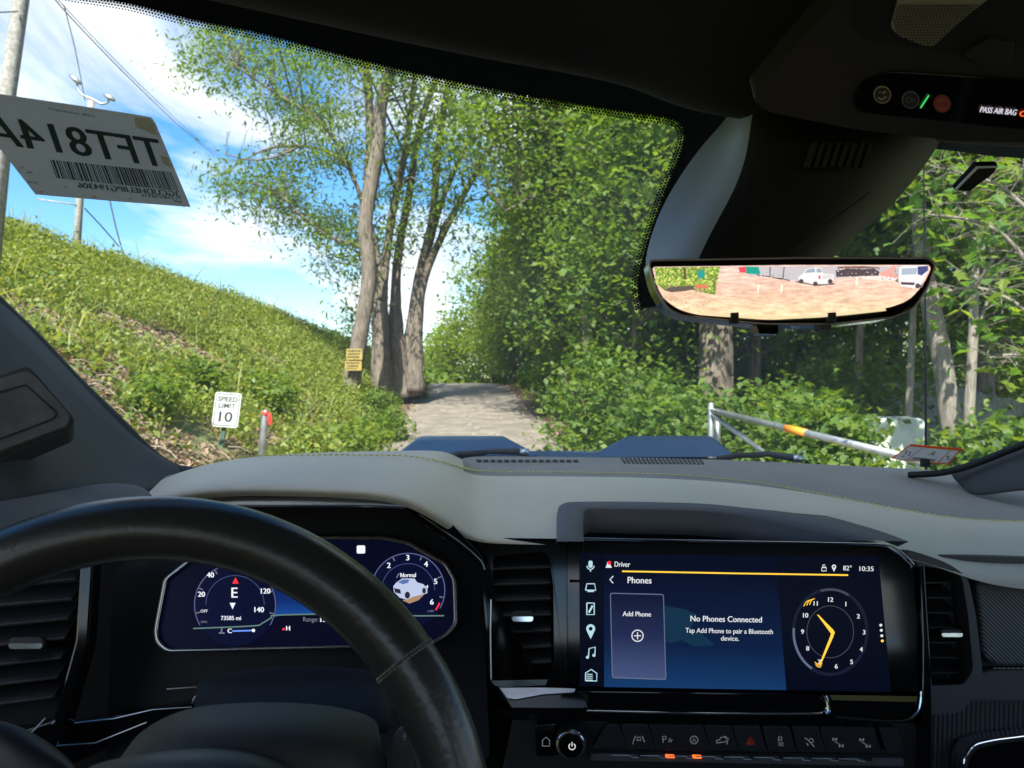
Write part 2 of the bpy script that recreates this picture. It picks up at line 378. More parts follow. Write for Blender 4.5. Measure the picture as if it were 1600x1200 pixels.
# dead leaves, sticks and stones lying on the bare patches and along both road edges
x, y, t = bank_xy(60000, y0=9, y1=40, t0=-.05, t1=.85)
k = (nmask(x, y) < .5) & (x < road_c(y)-HALF-.4); P = on_ground(x[k], y[k]); P[:, 2] += rng.uniform(.01, .07, len(P))
y2 = rng.uniform(15, 44, 9000); s2 = rng.choice([-1, 1], 9000); x2 = road_c(y2)+s2*(HALF+rng.normal(.12, .28, 9000)); P2 = np.stack([x2, y2, np.maximum(ground_z(x2, y2), road_z(y2))+rng.uniform(.02, .07, 9000)], 1)
leaves('leaf_litter', np.vstack([P, P2]), .085, 'quad', G_DRY, None, .8)
stick = mat('stick', (.24, .19, .145), .9)
parts = []
x, y, t = bank_xy(900, y0=9, y1=30, t0=.02, t1=.6)
for p in on_ground(x, y)[nmask(x, y) < .55]:
    a = random.uniform(0, 6.3); L = random.uniform(.1, .4); dd = np.array([math.cos(a)*L, math.sin(a)*L, -math.cos(a)*L*.45+.04])
    parts.append(tube_geo([p+[0, 0, .05], p+dd*.5+[0, 0, .09], p+dd+[0, 0, .05]], [.012, .01, .006], 4, cap=False))
mk('fallen_sticks', *join(parts), stick, stuff=True)
# ragged grass growing in over both road edges
ye = rng.uniform(12, 46, 16000); se = rng.choice([-1, 1], 16000); xe = road_c(ye)+se*(HALF+.12+np.abs(rng.normal(0, .22, 16000)))
P = np.stack([xe, ye, np.maximum(ground_z(xe, ye), road_z(ye)-.02)+.01], 1); P = P[hash2(xe, ye, 1.7) > -.25]
leaves('edge_grass', P, rng.uniform(.08, .26, len(P)), 'blade', G_GRASS, None, up=(0, 0, 1))

# ---------------------------------------------------------------- shrubs
def shrub(px, py, d, r, h, m, name, label, group, n=1500, size=.12, shape='quad', loc=None, rx=None):
    c = W(px, py, d) if loc is None else np.array(loc, float)
    z0 = float(ground_z(c[0], c[1])); t = thing(name, label, 'shrub', (c[0], c[1], z0), group)
    parts = []
    for _ in range(9):
        a = random.uniform(0, 6.3); e = np.array([c[0]+math.cos(a)*r*.6, c[1]+math.sin(a)*r*.6, z0+h*random.uniform(.5, .9)])
        parts.append(tube_geo([[c[0], c[1], z0-.1], (np.array([c[0], c[1], z0])+e)/2+[0, 0, .1*h], e], [.022, .015, .006], 5))
    mk('stems', *join(parts), bark, t, stuff=True)
    cl = in_ell(max(20, n//22), (c[0], c[1], z0+h*.5), (rx or r, r, h*.52), .55); cl[:, 2] = np.maximum(cl[:, 2], z0+.06)
    C = np.repeat(cl, 22, 0)+rng.normal(size=(len(cl)*22, 3))*r*.16
    leaves('foliage', C, size, shape, m, t, .45)
    return t
GL = 'leafy shrubs at the foot of the bank'
for (px, d, r, h, lab, n) in [
    (478, 13.5, .75, .75, 'low green shrub on the bank right of the grey marker post', 2600),
    (545, 16, .9, .85, 'broad green shrub in front of the tree carrying the yellow notice', 3200),
    (600, 20, .75, .8, 'green shrub between the twin trunked tree and the road edge litter', 2400),
    (585, 25, .8, .9, 'bright green shrub against the base of the multi stemmed tree', 2400),
    (650, 33, .7, 1.0, 'yellow green shrub at the right foot of the multi stemmed tree', 1800),
    (405, 17, .8, .7, 'green shrub on the bank above and behind the marker post', 2200),
    (235, 11.5, .55, .5, 'small green shrub on the bank left of the speed limit sign', 1600),
    (300, 14.2, .5, .7, 'dense green shrub directly behind the speed limit sign', 1600)]:
    loc = W(px, 600, d); shrub(0, 0, 0, r, h, G_YEL if 'yellow' in lab else (G_LIGHT if n < 2500 else G_WEED), 'shrub', lab, GL, n, .11, loc=loc)
GR = 'shrubs along the right road edge'
labs = ['dark leafy shrub at the right road edge nearest the hood', 'leafy shrub second nearest the hood on the right road edge', 'spreading shrub on the right road edge below the dark maples',
        'green shrub halfway up the right road edge', 'rounded shrub on the right road edge beside the leaf litter', 'shrub on the right road edge just before the bend', 'pale shrub at the bend of the right road edge', 'bright shrub farthest up the right road edge']
for i, yy in enumerate([13.5, 17, 21, 25, 29, 33.5, 38, 43]):
    r = 1.25
    shrub(0, 0, 0, r*(.95+.1*(i % 2)), 1.5+.45*(i % 3), G_MAPLE if i < 5 else G_LIGHT, 'roadside_shrub', labs[i], GR, 5200 if i < 4 else 3400, .14 if i < 4 else .16, loc=(float(road_c(yy))+HALF+1.25+.3*(i % 2), yy, 0))
GU = 'low maples under the roadside trees'
for i, (px, d, r, h, lab) in enumerate([(950, 14, 1.4, 2.3, 'dense young maple left of the large rough trunk'), (1030, 12.5, .8, 1.5, 'young maple in front of the large rough trunk'),
    (1215, 13, 1.15, 1.7, 'young maple behind the brace of the barrier gate'), (1275, 10.5, .9, 1.5, 'broad leaved sapling behind the orange band of the barrier'),
    (1330, 15.5, 1.3, 2.6, 'pale tipped young maple in front of the slatted fence'), (1560, 11, 1.0, 1.3, 'low sapling at the foot of the slatted fence, far right'),
    (1120, 21, 1.6, 3.0, 'young maple in the shade behind the large rough trunk'), (1000, 19, 1.7, 3.3, 'tall young maple filling the gap behind the roadside shrubs')]):
    shrub(0, 0, 0, r, h, G_MAPLE if i != 4 else G_LIGHT, 'young_maple', lab, GU, 4600, .125, 'lobed' if d < 14 else 'quad', loc=W(px, 600, d))

# ---------------------------------------------------------------- the multi-stemmed tree left of the road
def S(D, *pts): return [(*W(px, py, D), w/2/F*D) for px, py, w in pts]
D0 = 30
def base_pt(px, py, D, w): return (*W(px, py, D), w/2/F*D)
stems = [S(D0, (600, 625, 39.4), (596, 560, 32.3), (592, 480, 21.0), (583, 420, 18.2), (572, 330, 15.4), (578, 230, 13.3), (573, 100, 12.8), (560, -10, 8.5)),
         S(D0+.3, (628, 622, 37.6), (622, 560, 30.5), (618, 480, 18.2), (622, 400, 14.0), (640, 300, 11.2), (655, 200, 11.0), (690, 100, 7.6), (720, 0, 5.1)),
         S(D0-.5, (600, 628, 35.8), (596, 590, 26.9), (597, 520, 21.5), (600, 440, 14.0), (612, 340, 12.8), (632, 240, 11.0), (648, 120, 8.5), (650, 0, 5.1)),
         S(D0+.6, (640, 618, 35.8), (640, 560, 26.9), (645, 500, 18.2), (655, 430, 14.7), (676, 340, 11.9), (684, 240, 11.9), (700, 130, 8.5), (720, 20, 5.1)),
         S(D0+.2, (648, 612, 32.3), (650, 560, 23.3), (655, 480, 14.0), (668, 420, 12.8), (700, 350, 10.2), (722, 310, 9.3), (755, 250, 6.8), (790, 190, 4.2)),
         S(D0+.9, (655, 430, 11.9), (672, 380, 10.2), (685, 330, 9.3), (700, 290, 7.6), (735, 210, 6.0), (760, 140, 4.2)),
         S(D0-.6, (597, 470, 10.2), (590, 400, 9.3), (575, 340, 7.6), (540, 250, 6.8), (500, 190, 6.0), (430, 145, 4.2), (370, 105, 2.5)),
         S(D0-.9, (584, 400, 7.6), (560, 385, 6.0), (520, 372, 5.1), (480, 345, 4.2), (445, 310, 3.4)),
         S(D0-.4, (545, 262, 6.0), (515, 238, 5.1), (470, 228, 4.2), (420, 232, 3.4), (380, 250, 2.5)),
         S(D0-1.2, (470, 228, 3.4), (430, 245, 3.4), (390, 250, 2.5), (350, 240, 1.7)),
         S(D0-.2, (622, 300, 6.8), (640, 230, 6.0), (680, 190, 4.2), (700, 160, 3.4))]
cl = []
def region(n, x0, x1, y0, y1, ds=2.0, skew=0):
    for _ in range(n):
        u, v = random.random(), random.random(); cl.append(W(x0+(x1-x0)*u, y0+(y1-y0)*v+skew*u, D0+random.gauss(0, ds)))
region(26, 285, 400, 30, 120, 1.2); region(44, 390, 560, 60, 170, 1.5); region(40, 440, 560, 150, 250, 1.5)
region(34, 345, 480, 255, 320, 1.1); region(12, 430, 520, 310, 350, 1); region(80, 560, 760, 40, 240, 2.4); region(40, 550, 720, 230, 400, 2.2)
region(22, 500, 570, 300, 430, 1.3); region(60, 380, 800, -140, 40, 2.5); region(26, 690, 800, 150, 330, 1.6); region(10, 545, 585, 430, 530, .8)
t = tree('multi_stemmed_tree', 'tall airy tree with many rough stems from one broad base, left of the road', None, stems, cl, 'slim', .21, 78, .6, G_LIGHT, bark, .3, drop=.3)
# thin hanging twigs without leaves
parts = []
for px, py in [(400, 300), (410, 310), (418, 330), (470, 330), (505, 345), (520, 395), (440, 200), (395, 195), (360, 205), (545, 420), (560, 450)]:
    for _ in range(3):
        a = W(px+random.uniform(-12, 12), py, D0+random.uniform(-1, 1)); parts.append(tube_geo(spline([a, a+[random.gauss(0, .15), 0, -.5], a+[random.gauss(0, .25), 0, -random.uniform(.9, 1.9)]], 3), .009, 3, cap=False))
mk('bare_twigs', *join(parts), bark, t, stuff=True)
# the leaning tree with the yellow notice
D1 = 27
stems = [S(D1, (541, 650, 40), (548, 600, 30), (556, 560, 26), (567, 500, 24), (577, 430, 23), (571, 350, 23), (580, 290, 22), (592, 220, 20), (596, 160, 20), (612, 100, 18), (625, 20, 14), (640, -60, 10))]
cl = []; D0b = D0; D0 = D1
region(34, 560, 680, -120, 60, 1.5); region(16, 600, 700, 60, 160, 1.2); D0 = D0b
tree('leaning_tree', 'slender pale trunk leaning right, with a yellow notice nailed to it', None, stems, cl, 'slim', .19, 55, .55, G_LIGHT, bark, .3, drop=.2)
yn = mat('notice_yellow', (.26, .20, .06), .5, var=(9, (.42, .30, .05), .4, .7)); ink = mat('black_ink', (.02, .02, .02), .5)
t = thing('notice_board', 'faded yellow notice with black lettering nailed to the leaning trunk', 'sign', tuple(W(554, 565, 26.4)))
def wbox(name, px0, py0, px1, py1, d, th, m, par, **k):
    a, b = W(px0, py0, d), W(px1, py1, d); return box(name, (a+b)/2+np.array([0, th/2, 0]), (abs(b[0]-a[0]), th, abs(a[2]-b[2])), m, par, **k)
wbox('panel', 541, 545, 566, 562, 26.45, .02, yn, t); wbox('panel', 539, 564, 565, 579, 26.45, .02, yn, t)
for y0, y1, x0, x1 in [(547, 549.5, 543, 563), (552, 554, 544, 562), (556.5, 559, 543, 564), (566, 568, 541, 563), (570.5, 573, 543, 561), (575, 576.5, 541, 560)]:
    x = x0
    while x < x1-2: w = random.uniform(1.5, 4); wbox('lettering', x, y0, min(x+w, x1), y1, 26.44, .006, ink, t); x += w+1

# ---------------------------------------------------------------- right-hand wood
GT = 'trees along the right side of the road'
def wood(px, D, h, r, zlow, tw, n, lab, leaf=G_MAPLE, lean=0, size=.19, per=66, shape='quad', off=0, m=None, extra=None, rad=.5):
    b = W(px, 600, D); z0 = float(ground_z(b[0], b[1])); x, y = b[0], b[1]
    st = [[(x, y, z0-.2, tw*.62), (x+lean*.1, y, z0+h*.12, tw*.5), (x+lean*.4+.1, y, z0+h*.4, tw*.42), (x+lean*.8, y+.1, z0+h*.7, tw*.26), (x+lean, y, z0+h*.95, tw*.08)]]
    for i in range(5):
        a = random.uniform(0, 6.3); k = random.uniform(.25, .6); s = (x+lean*k, y, z0+h*k)
        st.append([(*s, tw*.22), (s[0]+math.cos(a)*r*.4, s[1]+math.sin(a)*r*.4, s[2]+h*.12, tw*.15), (s[0]+math.cos(a)*r*.85, s[1]+math.sin(a)*r*.85, s[2]+h*.2, tw*.06)])
    c = in_ell(n, (x+off+lean*.5, y, z0+(h+zlow)/2), (r, r, (h-zlow)/2), .42)
    if extra: c = np.vstack([c, extra])
    return tree('broadleaf_tree', lab, GT, st, c, shape, size, per, rad, leaf, m or bark_dark, .6)
wood(770, 52, 9.5, 3.2, 0.3, .3, 150, 'sunlit yellow green tree at the far bend of the road', G_YEL, size=.24, per=36)
wood(768, 49, 6.6, 1.7, 0.1, .25, 170, 'rounded yellow green tree closing the right side of the bend', G_YEL, size=.2, per=50, off=.4)
wood(700, 55, 4.6, 1.6, 0.1, .2, 80, 'low yellow green tree beside the hedge at the top of the road', G_YEL, size=.2, per=50)
wood(803, 43, 9.5, 1.9, 0.2, .25, 190, 'bright narrow tree standing against the tall maples at the bend', G_YEL, size=.19, per=52)
wood(728, 60, 7, 2.6, 0.2, .3, 90, 'small sunlit tree on the left of the far bend', G_YEL, size=.24, per=34)
wood(672, 66, 5.0, 2.2, 0.2, .25, 70, 'low pale tree at the top of the road behind the multi stemmed tree', G_LIGHT, size=.26, per=30)
wood(800, 44, 12.5, 3.0, .8, .35, 190, 'tall maple farthest along the right road edge', G_LIGHT, size=.2, off=.6)
wood(852, 37, 14, 3.1, 1.0, .4, 230, 'dark full maple just before the bend on the right', size=.2, off=.4)
wood(905, 31, 15, 3.0, 1.2, .4, 250, 'large shaded maple on the right beyond the sky gap', size=.2)
wood(968, 25.5, 14, 2.6, 2.8, .36, 200, 'maple with a straight dark trunk below the mirror bracket', size=.2)
wood(925, 22, 13, 2.3, 4.2, .3, 150, 'high crowned maple overhanging the middle of the road edge', G_MAPLE, lean=-.9, size=.18)
wood(1116, 17, 15, 3.0, 5.0, .78, 150, 'old tree with a very thick rough trunk under the mirror', m=bark, size=.18)
wood(985, 16.5, 8.5, 1.7, 1.2, .12, 150, 'slim young maple with foliage low down between the shrubs and the mirror', size=.15)
wood(1065, 23, 10, 2.2, 1.0, .16, 170, 'leafy young maple left of the old thick trunk', G_LIGHT, size=.17)
wood(900, 24, 9, 2.0, 1.2, .15, 170, 'leafy young maple standing close to the road edge halfway up', size=.17)
wood(1055, 19.5, 13, 2.4, 2.2, .25, 180, 'slim maple between the straight trunk and the thick trunk', size=.18)
wood(1178, 19, 13, 2.6, 1.6, .3, 170, 'maple with a reddish trunk right of the thick trunk', size=.18, m=bark)
wood(1250, 23, 14, 3.4, 1.0, .3, 230, 'maple deep in the wood behind the barrier gate', G_LIGHT, size=.22)
wood(1339, 15, 11, 2.2, 3.0, .15, 130, 'slender tree standing in front of the slatted fence', size=.16, m=bark)
wood(1420, 14, 11, 2.0, 3.4, .13, 120, 'thin pale trunked tree left of the truck antenna', size=.16, m=bark_pale)
wood(1530, 18, 14, 3.2, 2.2, .6, 200, 'large dark trunked tree behind the leaning grey trunk', size=.19)
wood(1512, 11.5, 9, 1.7, 3.4, .15, 110, 'thin upright tree right of the leaning grey trunk', size=.15, shape='lobed', m=bark_pale, per=34)
wood(1640, 14, 12, 2.8, 1.5, .3, 170, 'broad maple beyond the right edge of the windshield', G_LIGHT, size=.18)
wood(1400, 27, 15, 4.0, .8, .4, 240, 'tall maple far back in the wood above the fence', size=.24)
wood(1130, 32, 16, 4.2, .6, .4, 250, 'tall maple at the back of the wood behind the thick trunk', size=.26)
wood(1000, 40, 16, 4.5, 2.8, .4, 200, 'pale maple at the back of the wood above the bright gap', G_LIGHT, size=.28)
wood(1700, 22, 15, 4.0, .6, .4, 200, 'maple at the back of the wood on the far right', size=.24)
wood(1560, 32, 16, 5.0, .4, .4, 220, 'pale tree closing the back of the wood on the right', G_LIGHT, size=.3)
wood(1290, 40, 16, 5.0, .4, .4, 220, 'pale tree closing the back of the wood behind the barrier', G_LIGHT, size=.32)
# leaning grey trunk
st = [S(12, (1500, 735, 36), (1484, 650, 32), (1472, 560, 30), (1455, 480, 27), (1440, 380, 24), (1432, 260, 21), (1424, 120, 17), (1415, -60, 12))]
c = in_ell(110, W(1440, 40, 12), (2.4, 2.2, 2.4), .5)
tree('broadleaf_tree', 'smooth grey trunk leaning left behind the truck antenna', GT, st, c, 'lobed', .14, 34, .45, G_LIGHT, bark_pale, .6)
# the wood goes on beside the truck; an unseen maple is added for shade
_x, _y = 3.9, -8.2
tree('broadleaf_tree', 'tall spreading maple added out of view behind the truck to shade the cab', GT, [[(_x, _y, -.2, .4), (_x-.2, _y, 4, .3), (_x-1.2, _y-.1, 8, .22), (_x-2.6, _y+.1, 11.5, .1)], [(_x-.3, _y, 5, .16), (_x-2.2, _y+.6, 7.6, .12), (_x-4, _y+1, 9.6, .05)]],
     in_ell(240, (-.9, -8.2, 11.2), (3.3, 3.3, 2.2), .5), 'quad', .24, 60, .5, G_MAPLE, bark)
wood(800+1200*10.5/9.5, 9.5, 17, 3.4, 6.2, .42, 150, 'tall maple behind the near maple on the far right', per=60, size=.2)
# branches reaching over the road from the right
st = [S(22, (1000, 330, 9), (960, 250, 8), (900, 215, 7), (850, 180, 6), (800, 140, 5)), S(22, (960, 250, 6), (930, 200, 5), (900, 160, 4), (880, 130, 3)), S(22, (1120, 640, 22), (1100, 480, 18), (1060, 400, 14), (1000, 330, 10))]
st = [st[2], st[0], st[1], S(23, (1060, 400, 9), (1030, 300, 8), (985, 250, 7), (930, 180, 5), (905, 130, 4)), S(21.5, (1000, 330, 7), (940, 310, 6), (880, 300, 5), (830, 310, 4), (790, 330, 3))]
cc_ = np.array([W(random.uniform(752, 1080), random.uniform(20, 330)+0, random.uniform(20, 25)) for _ in range(150)]+[W(random.uniform(752, 1080), random.uniform(-150, 60), random.uniform(20, 25)) for _ in range(70)]+[W(random.uniform(705, 800), random.uniform(30, 250), random.uniform(21, 25)) for _ in range(34)])
tree('broadleaf_tree', 'bright leaved tree whose boughs reach out over the road from the right', GT, st, cc_, 'quad', .16, 44, .5, G_LIGHT, bark, .5)
# ground cover under the trees and the wood closing the view
yy_ = rng.uniform(13, 55, 60000)**1.0; xx_ = road_c(yy_)+HALF+1.6+np.abs(rng.normal(0, 1, 60000))*9
_px = 800+1200*xx_/yy_; _k = ~((np.abs(_px-1117) < 42) & (yy_ < 17.5)) & ~((_px > 1345) & (yy_ < 18) & (rng.random(60000) < .72)); xx_, yy_ = xx_[_k], yy_[_k]
zz_ = ground_z(xx_, yy_)+rng.uniform(0, 1, len(xx_))**1.6*(1.2+.9*hash2(xx_, yy_, .5)+.035*yy_)
leaves('undergrowth', np.stack([xx_, yy_, zz_], 1), .18, 'quad', G_LIGHT, None, .5)
n_ = 52000; an = rng.uniform(-.15, .95, n_); rd = rng.uniform(50, 62, n_)
P = np.stack([rd*np.sin(an)+2, rd*np.cos(an), rng.uniform(0, 1, n_)**1.1*(11+3*np.sin(an*9))], 1)
P = P[(P[:, 0]/P[:, 1] > .02) | (P[:, 2] < 3)]
leaves('far_woodland', P, .42, 'quad', G_LIGHT, None, .4)
# ---------------------------------------------------------------- near maple boughs with separate leaves
lt, lf = LEAF['lobed']; lm = bpy.data.meshes.new('maple_leaf_shape'); lm.from_pydata([tuple(v-np.array([0, 0, 0])) for v in lt], [], lf)
NEAR = leaf_mat('near_maple_leaf', [(.055, .135, .03), (.08, .17, .035), (.11, .20, .04)], .5); lm.materials.append(NEAR); lm.update()
lm2 = lm.copy(); lm2.materials.clear(); lm2.materials.append(G_YEL)
t = thing('near_maple', 'young maple with large pale leaves close to the windshield on the right', 'tree', tuple(W(1640, 700, 6.5)*[1, 1, 0]))
bs = [S(6.5, (1640, 700, 22), (1625, 560, 18), (1612, 420, 15), (1606, 300, 12), (1600, 180, 8)), S(6.5, (1612, 420, 9), (1570, 370, 7), (1520, 345, 5), (1450, 335, 3)),
      S(6.5, (1608, 330, 8), (1560, 290, 6), (1500, 270, 4), (1465, 262, 3)), S(6.5, (1618, 500, 8), (1580, 470, 6), (1530, 450, 4), (1480, 455, 3)), S(6.5, (1625, 580, 8), (1590, 555, 5), (1540, 560, 3))]
bs[0][0] = (bs[0][0][0], bs[0][0][1], -.1, bs[0][0][3])
anc = []
for i, s in enumerate(bs): stem_mesh(s, bark_pale, t, 'trunk' if i == 0 else 'bough', n=8); anc += list(spline(s, 6))
anc = [a for a in anc if a[2] > 1.4]
lp = []
for i in range(285):
    a = anc[random.randrange(len(anc))]; c = a[:3]+rng.normal(size=3)*[.26, .3, .16]
    o = bpy.data.objects.new('maple_leaf', lm if random.random() < .8 else lm2); COL.objects.link(o); o.parent = t
    o.location = Vector(c)-t.location; s = random.uniform(.09, .17); o.scale = (s, s, s)
    o.rotation_euler = (random.gauss(-.35, .4), random.gauss(0, .4), random.uniform(0, 6.28))
    lp.append(tube_geo([a[:3], (a[:3]+c)/2+[0, 0, .03], c], [.003, .0025, .002], 3, cap=False))
mk('leaf_stalks', *join(lp), bark_pale, t, stuff=True)

# ---------------------------------------------------------------- hedge and house at the top of the road
hx0, hx1, hy = -7.2, .3, 56
C = rng.uniform(0, 1, (9000, 3))*[hx1-hx0, 1.2, 1.15]+[hx0, hy, 1.0]
t = thing('hedge', 'clipped green hedge across the far end of the road', 'hedge', ((hx0+hx1)/2, hy, .9))
leaves('foliage', C, .2, 'quad', G_YEL, t, .4)
mk('stems', *join([tube_geo([(x_, hy+.6, .6), (x_+.1, hy+.6, 1.9)], .03, 5) for x_ in np.linspace(hx0, hx1, 16)]), bark, t, stuff=True)
wh = mat('house_white', (.75, .76, .78), .7); rf = mat('roof_grey', (.25, .26, .28), .8)
t = thing('house', 'small white house glimpsed past the multi stemmed tree at the top of the road', 'house', (-9.5, 74, .5))
box('wall', (-9.5, 74, 2.0), (5, 5, 3.4), wh, t)
mk('roof', [(-12.3, 71.2, 3.7), (-6.7, 71.2, 3.7), (-6.7, 76.8, 3.7), (-12.3, 76.8, 3.7), (-12.3, 74, 5.0), (-6.7, 74, 5.0)], [(0, 1, 5, 4), (2, 3, 4, 5), (1, 2, 5), (3, 0, 4), (0, 3, 2, 1)], rf, t)
for xx in (-10.8, -8.2):
    w_ = box('window', (xx, 71.49, 2.3), (.9, .05, 1.1), mat('window_glass', (.05, .07, .09), .1), t); box('frame', (xx, 71.46, 2.3), (.06, .03, 1.1), wh, w_)

# ---------------------------------------------------------------- poles, lamp arms and wires
GP = 'wooden utility poles'
t = thing('utility_pole', 'thick grey utility pole at the far left edge of the windshield', 'pole', tuple(W(-18, 480, 14)), GP)
gp = mat('weathered_pole', (.22, .21, .195), .85, var=(14, (.36, .35, .33), .4, .62), bump=(40, .6, .01))
p0 = W(-20, 560, 14); p0[2] = float(ground_z(p0[0], p0[1]))-.4
tube('pole', [p0, W(13, 140, 14), W(33, 0, 14), W(60, -200, 14)], [.15, .135, .13, .12], gp, t, n=14)
iron = mat('galvanised', (.42, .44, .45), .45, .8, var=(8, (.30, .32, .33), .4, .6))
tube('guy_wire', [W(28, 18, 13.86), W(-60, 22, 12.5)], .012, mat('wire', (.03, .03, .035), .5), t, n=5)
wire = MATS['wire']
t = thing('utility_pole', 'slimmer utility pole rising from the crest of the bank behind the paper plate', 'pole', tuple(W(116, 400, 30)), GP)
p0 = W(114, 430, 30); p0[2] = float(ground_z(p0[0], p0[1]))-.3
tube('pole', [p0, W(125, 305, 30), W(143, 158, 30)], [.15, .135, .12], gp, t, n=12)
tube('crossarm', [W(57, 311, 29.85), W(120, 320, 29.85)], .03, gp, t, n=6)
t = thing('lamp_bracket', 'curved twin lamp arm on top of the slimmer utility pole', 'lamp', tuple(W(143, 158, 30)))
tube('arm', spline([W(120, 124, 30), W(122, 140, 30), W(132, 150, 30), W(145, 155, 30), W(158, 162, 30), W(168, 160, 30), W(170, 153, 30)], 4), .045, iron, t, n=7)
for a, b in (((109, 117), (126, 131)), ((162, 147), (179, 157))):
    A, B = W(*a, 29.9), W(*b, 29.9); h_ = tube('lamp_head', [A, (A+B)/2, B], [.06, .11, .06], iron, t, n=8)
def cable(pts, lab, r=.02):
    P = spline([W(*p) for p in pts], 8); o = tube('cable', P, r, wire, None, n=5); o.name = 'overhead_cable'; tag(o, lab, 'cable', 'overhead cables')
cable([(70, -20, 14), (115, 32, 17), (190, 110, 22), (262, 180, 28), (290, 205, 31), (335, 243, 36)], 'lower of two long sagging cables crossing the sky from top left', .014)
cable([(74, -20, 14.3), (117, 28, 17), (190, 104, 22), (258, 170, 28), (310, 218, 34), (350, 250, 38)], 'upper of two long sagging cables crossing the sky from top left', .010)
cable([(100, 8, 22), (118, 80, 25), (133, 158, 29)], 'thin cable dropping almost straight to the twin lamp arm', .015)
cable([(170, 305, 24), (180, 350, 24), (194, 402, 24)], 'thin guy cable slanting down to the crest right of the slimmer pole', .022)
cable([(132, 325, 29), (160, 355, 30), (186, 385, 31)], 'slack cable with dry vine between the slimmer pole and its guy', .025)

# ---------------------------------------------------------------- speed limit sign and marker post
def textmesh(s, align='CENTER', fat=0):
    c = bpy.data.curves.new('t', 'FONT'); c.body = s; c.align_x = align; c.align_y = 'CENTER'; c.size = 1; c.resolution_u = 3; c.offset = fat
    o = bpy.data.objects.new('t', c); COL.objects.link(o); dg = bpy.context.evaluated_depsgraph_get(); dg.update()
    me = bpy.data.meshes.new_from_object(o.evaluated_get(dg)); V = np.array([v.co for v in me.vertices]); Fc = [tuple(p.vertices) for p in me.polygons]
    bpy.data.objects.remove(o); bpy.data.curves.remove(c); bpy.data.meshes.remove(me)
    return V, Fc
signw = mat('sign_white', (.50, .52, .52), .5); signb = mat('sign_black', (.03, .03, .035), .4); green = mat('sign_post_green', (.05, .10, .075), .6)
DS = 12
def SG(u, v, off=0):
    """point on the sign face, u right and v down, in sign widths"""
    a, b, c = W(337, 612, DS), W(378, 615, DS+.05), W(330, 666, DS); return a+(b-a)*u+(c-a)*v+np.array([0, -off, 0])
t = thing('speed_limit_sign', 'white SPEED LIMIT 10 sign leaning slightly on a green post', 'sign', tuple(W(343, 720, DS)))
def rrect(x0, y0, x1, y1, r, n=4, ry=None):
    ry = ry or r; o = []
    for cx, cy_, a0 in ((x1-r, y0+ry, -90), (x1-r, y1-ry, 0), (x0+r, y1-ry, 90), (x0+r, y0+ry, 180)):
        for k in range(n+1): a = math.radians(a0+90*k/n); o.append((cx+r*math.cos(a), cy_+ry*math.sin(a)))
    return o
rr = rrect(0, 0, 1, 1, .09, ry=.07)
mk('panel', *prism_geo([SG(u, v) for u, v in rr], [SG(u, v, -.006) for u, v in rr]), signw, t)
o_, i_ = rrect(.05, .04, .95, .96, .07, ry=.055), rrect(.075, .06, .925, .94, .06, ry=.045); n_ = len(o_)
mk('border', [SG(u, v, .002) for u, v in o_+i_], [(k, (k+1) % n_, n_+(k+1) % n_, n_+k) for k in range(n_)], signb, t)
for s, v0, sz, wd in (('SPEED', .19, .25, .76), ('LIMIT', .38, .25, .64), ('10', .70, .42, .52)):
    Vt, Ft = textmesh(s, fat=.018); w0 = Vt[:, 0].max()-Vt[:, 0].min(); h0 = Vt[:, 1].max()-Vt[:, 1].min(); cx, cy_ = (Vt[:, 0].max()+Vt[:, 0].min())/2, (Vt[:, 1].max()+Vt[:, 1].min())/2
    hh = {'SPEED': .145, 'LIMIT': .145, '10': .30}[s]
    for dx in (0,): mk('lettering', [SG(.5+(x-cx)/w0*wd+dx, v0-(yy-cy_)/h0*hh, .0025+dx*.05) for x, yy, _ in Vt], Ft, signb, t)
pb = W(341, 745, DS+.08); pb[2] = float(ground_z(pb[0], pb[1]))-.1
box_v, box_f = prism_geo([W(350, 640, DS+.07), W(357, 640, DS+.07), pb+[.06, 0, 0], pb], [W(350, 640, DS+.12), W(357, 640, DS+.12), pb+[.06, .05, 0], pb+[0, .05, 0]])
mk('post', box_v, box_f, green, t)
for v in (.07, .93): tube('bolt', [SG(.5, v, .001), SG(.5, v, .006)], .008, iron, t, n=8)
t = thing('marker_post', 'galvanised marker post with red tape on its top, right of the speed limit sign', 'post', tuple(W(405, 715, 11)))
pb = W(402, 745, 11); pb[2] = min(pb[2], float(ground_z(pb[0], pb[1]))-.1)
tube('post', [pb, W(414, 648, 11), W(415, 643, 11), W(415.5, 640, 11)], [.05, .05, .042, .02], iron, t, n=14)
red = mat('red_tape', (.75, .04, .025), .5)
tube('tape', [W(414.6, 649, 11), W(415.2, 643, 11)], .0525, red, t, n=14); A = W(420, 646, 10.95)
mk('tape_tail', [W(419, 644, 10.95), W(424, 647, 10.95), W(425, 662, 10.97), W(421, 665, 10.96), W(417, 655, 10.94)], [(0, 1, 2, 3, 4)], red, t, solid=.003)

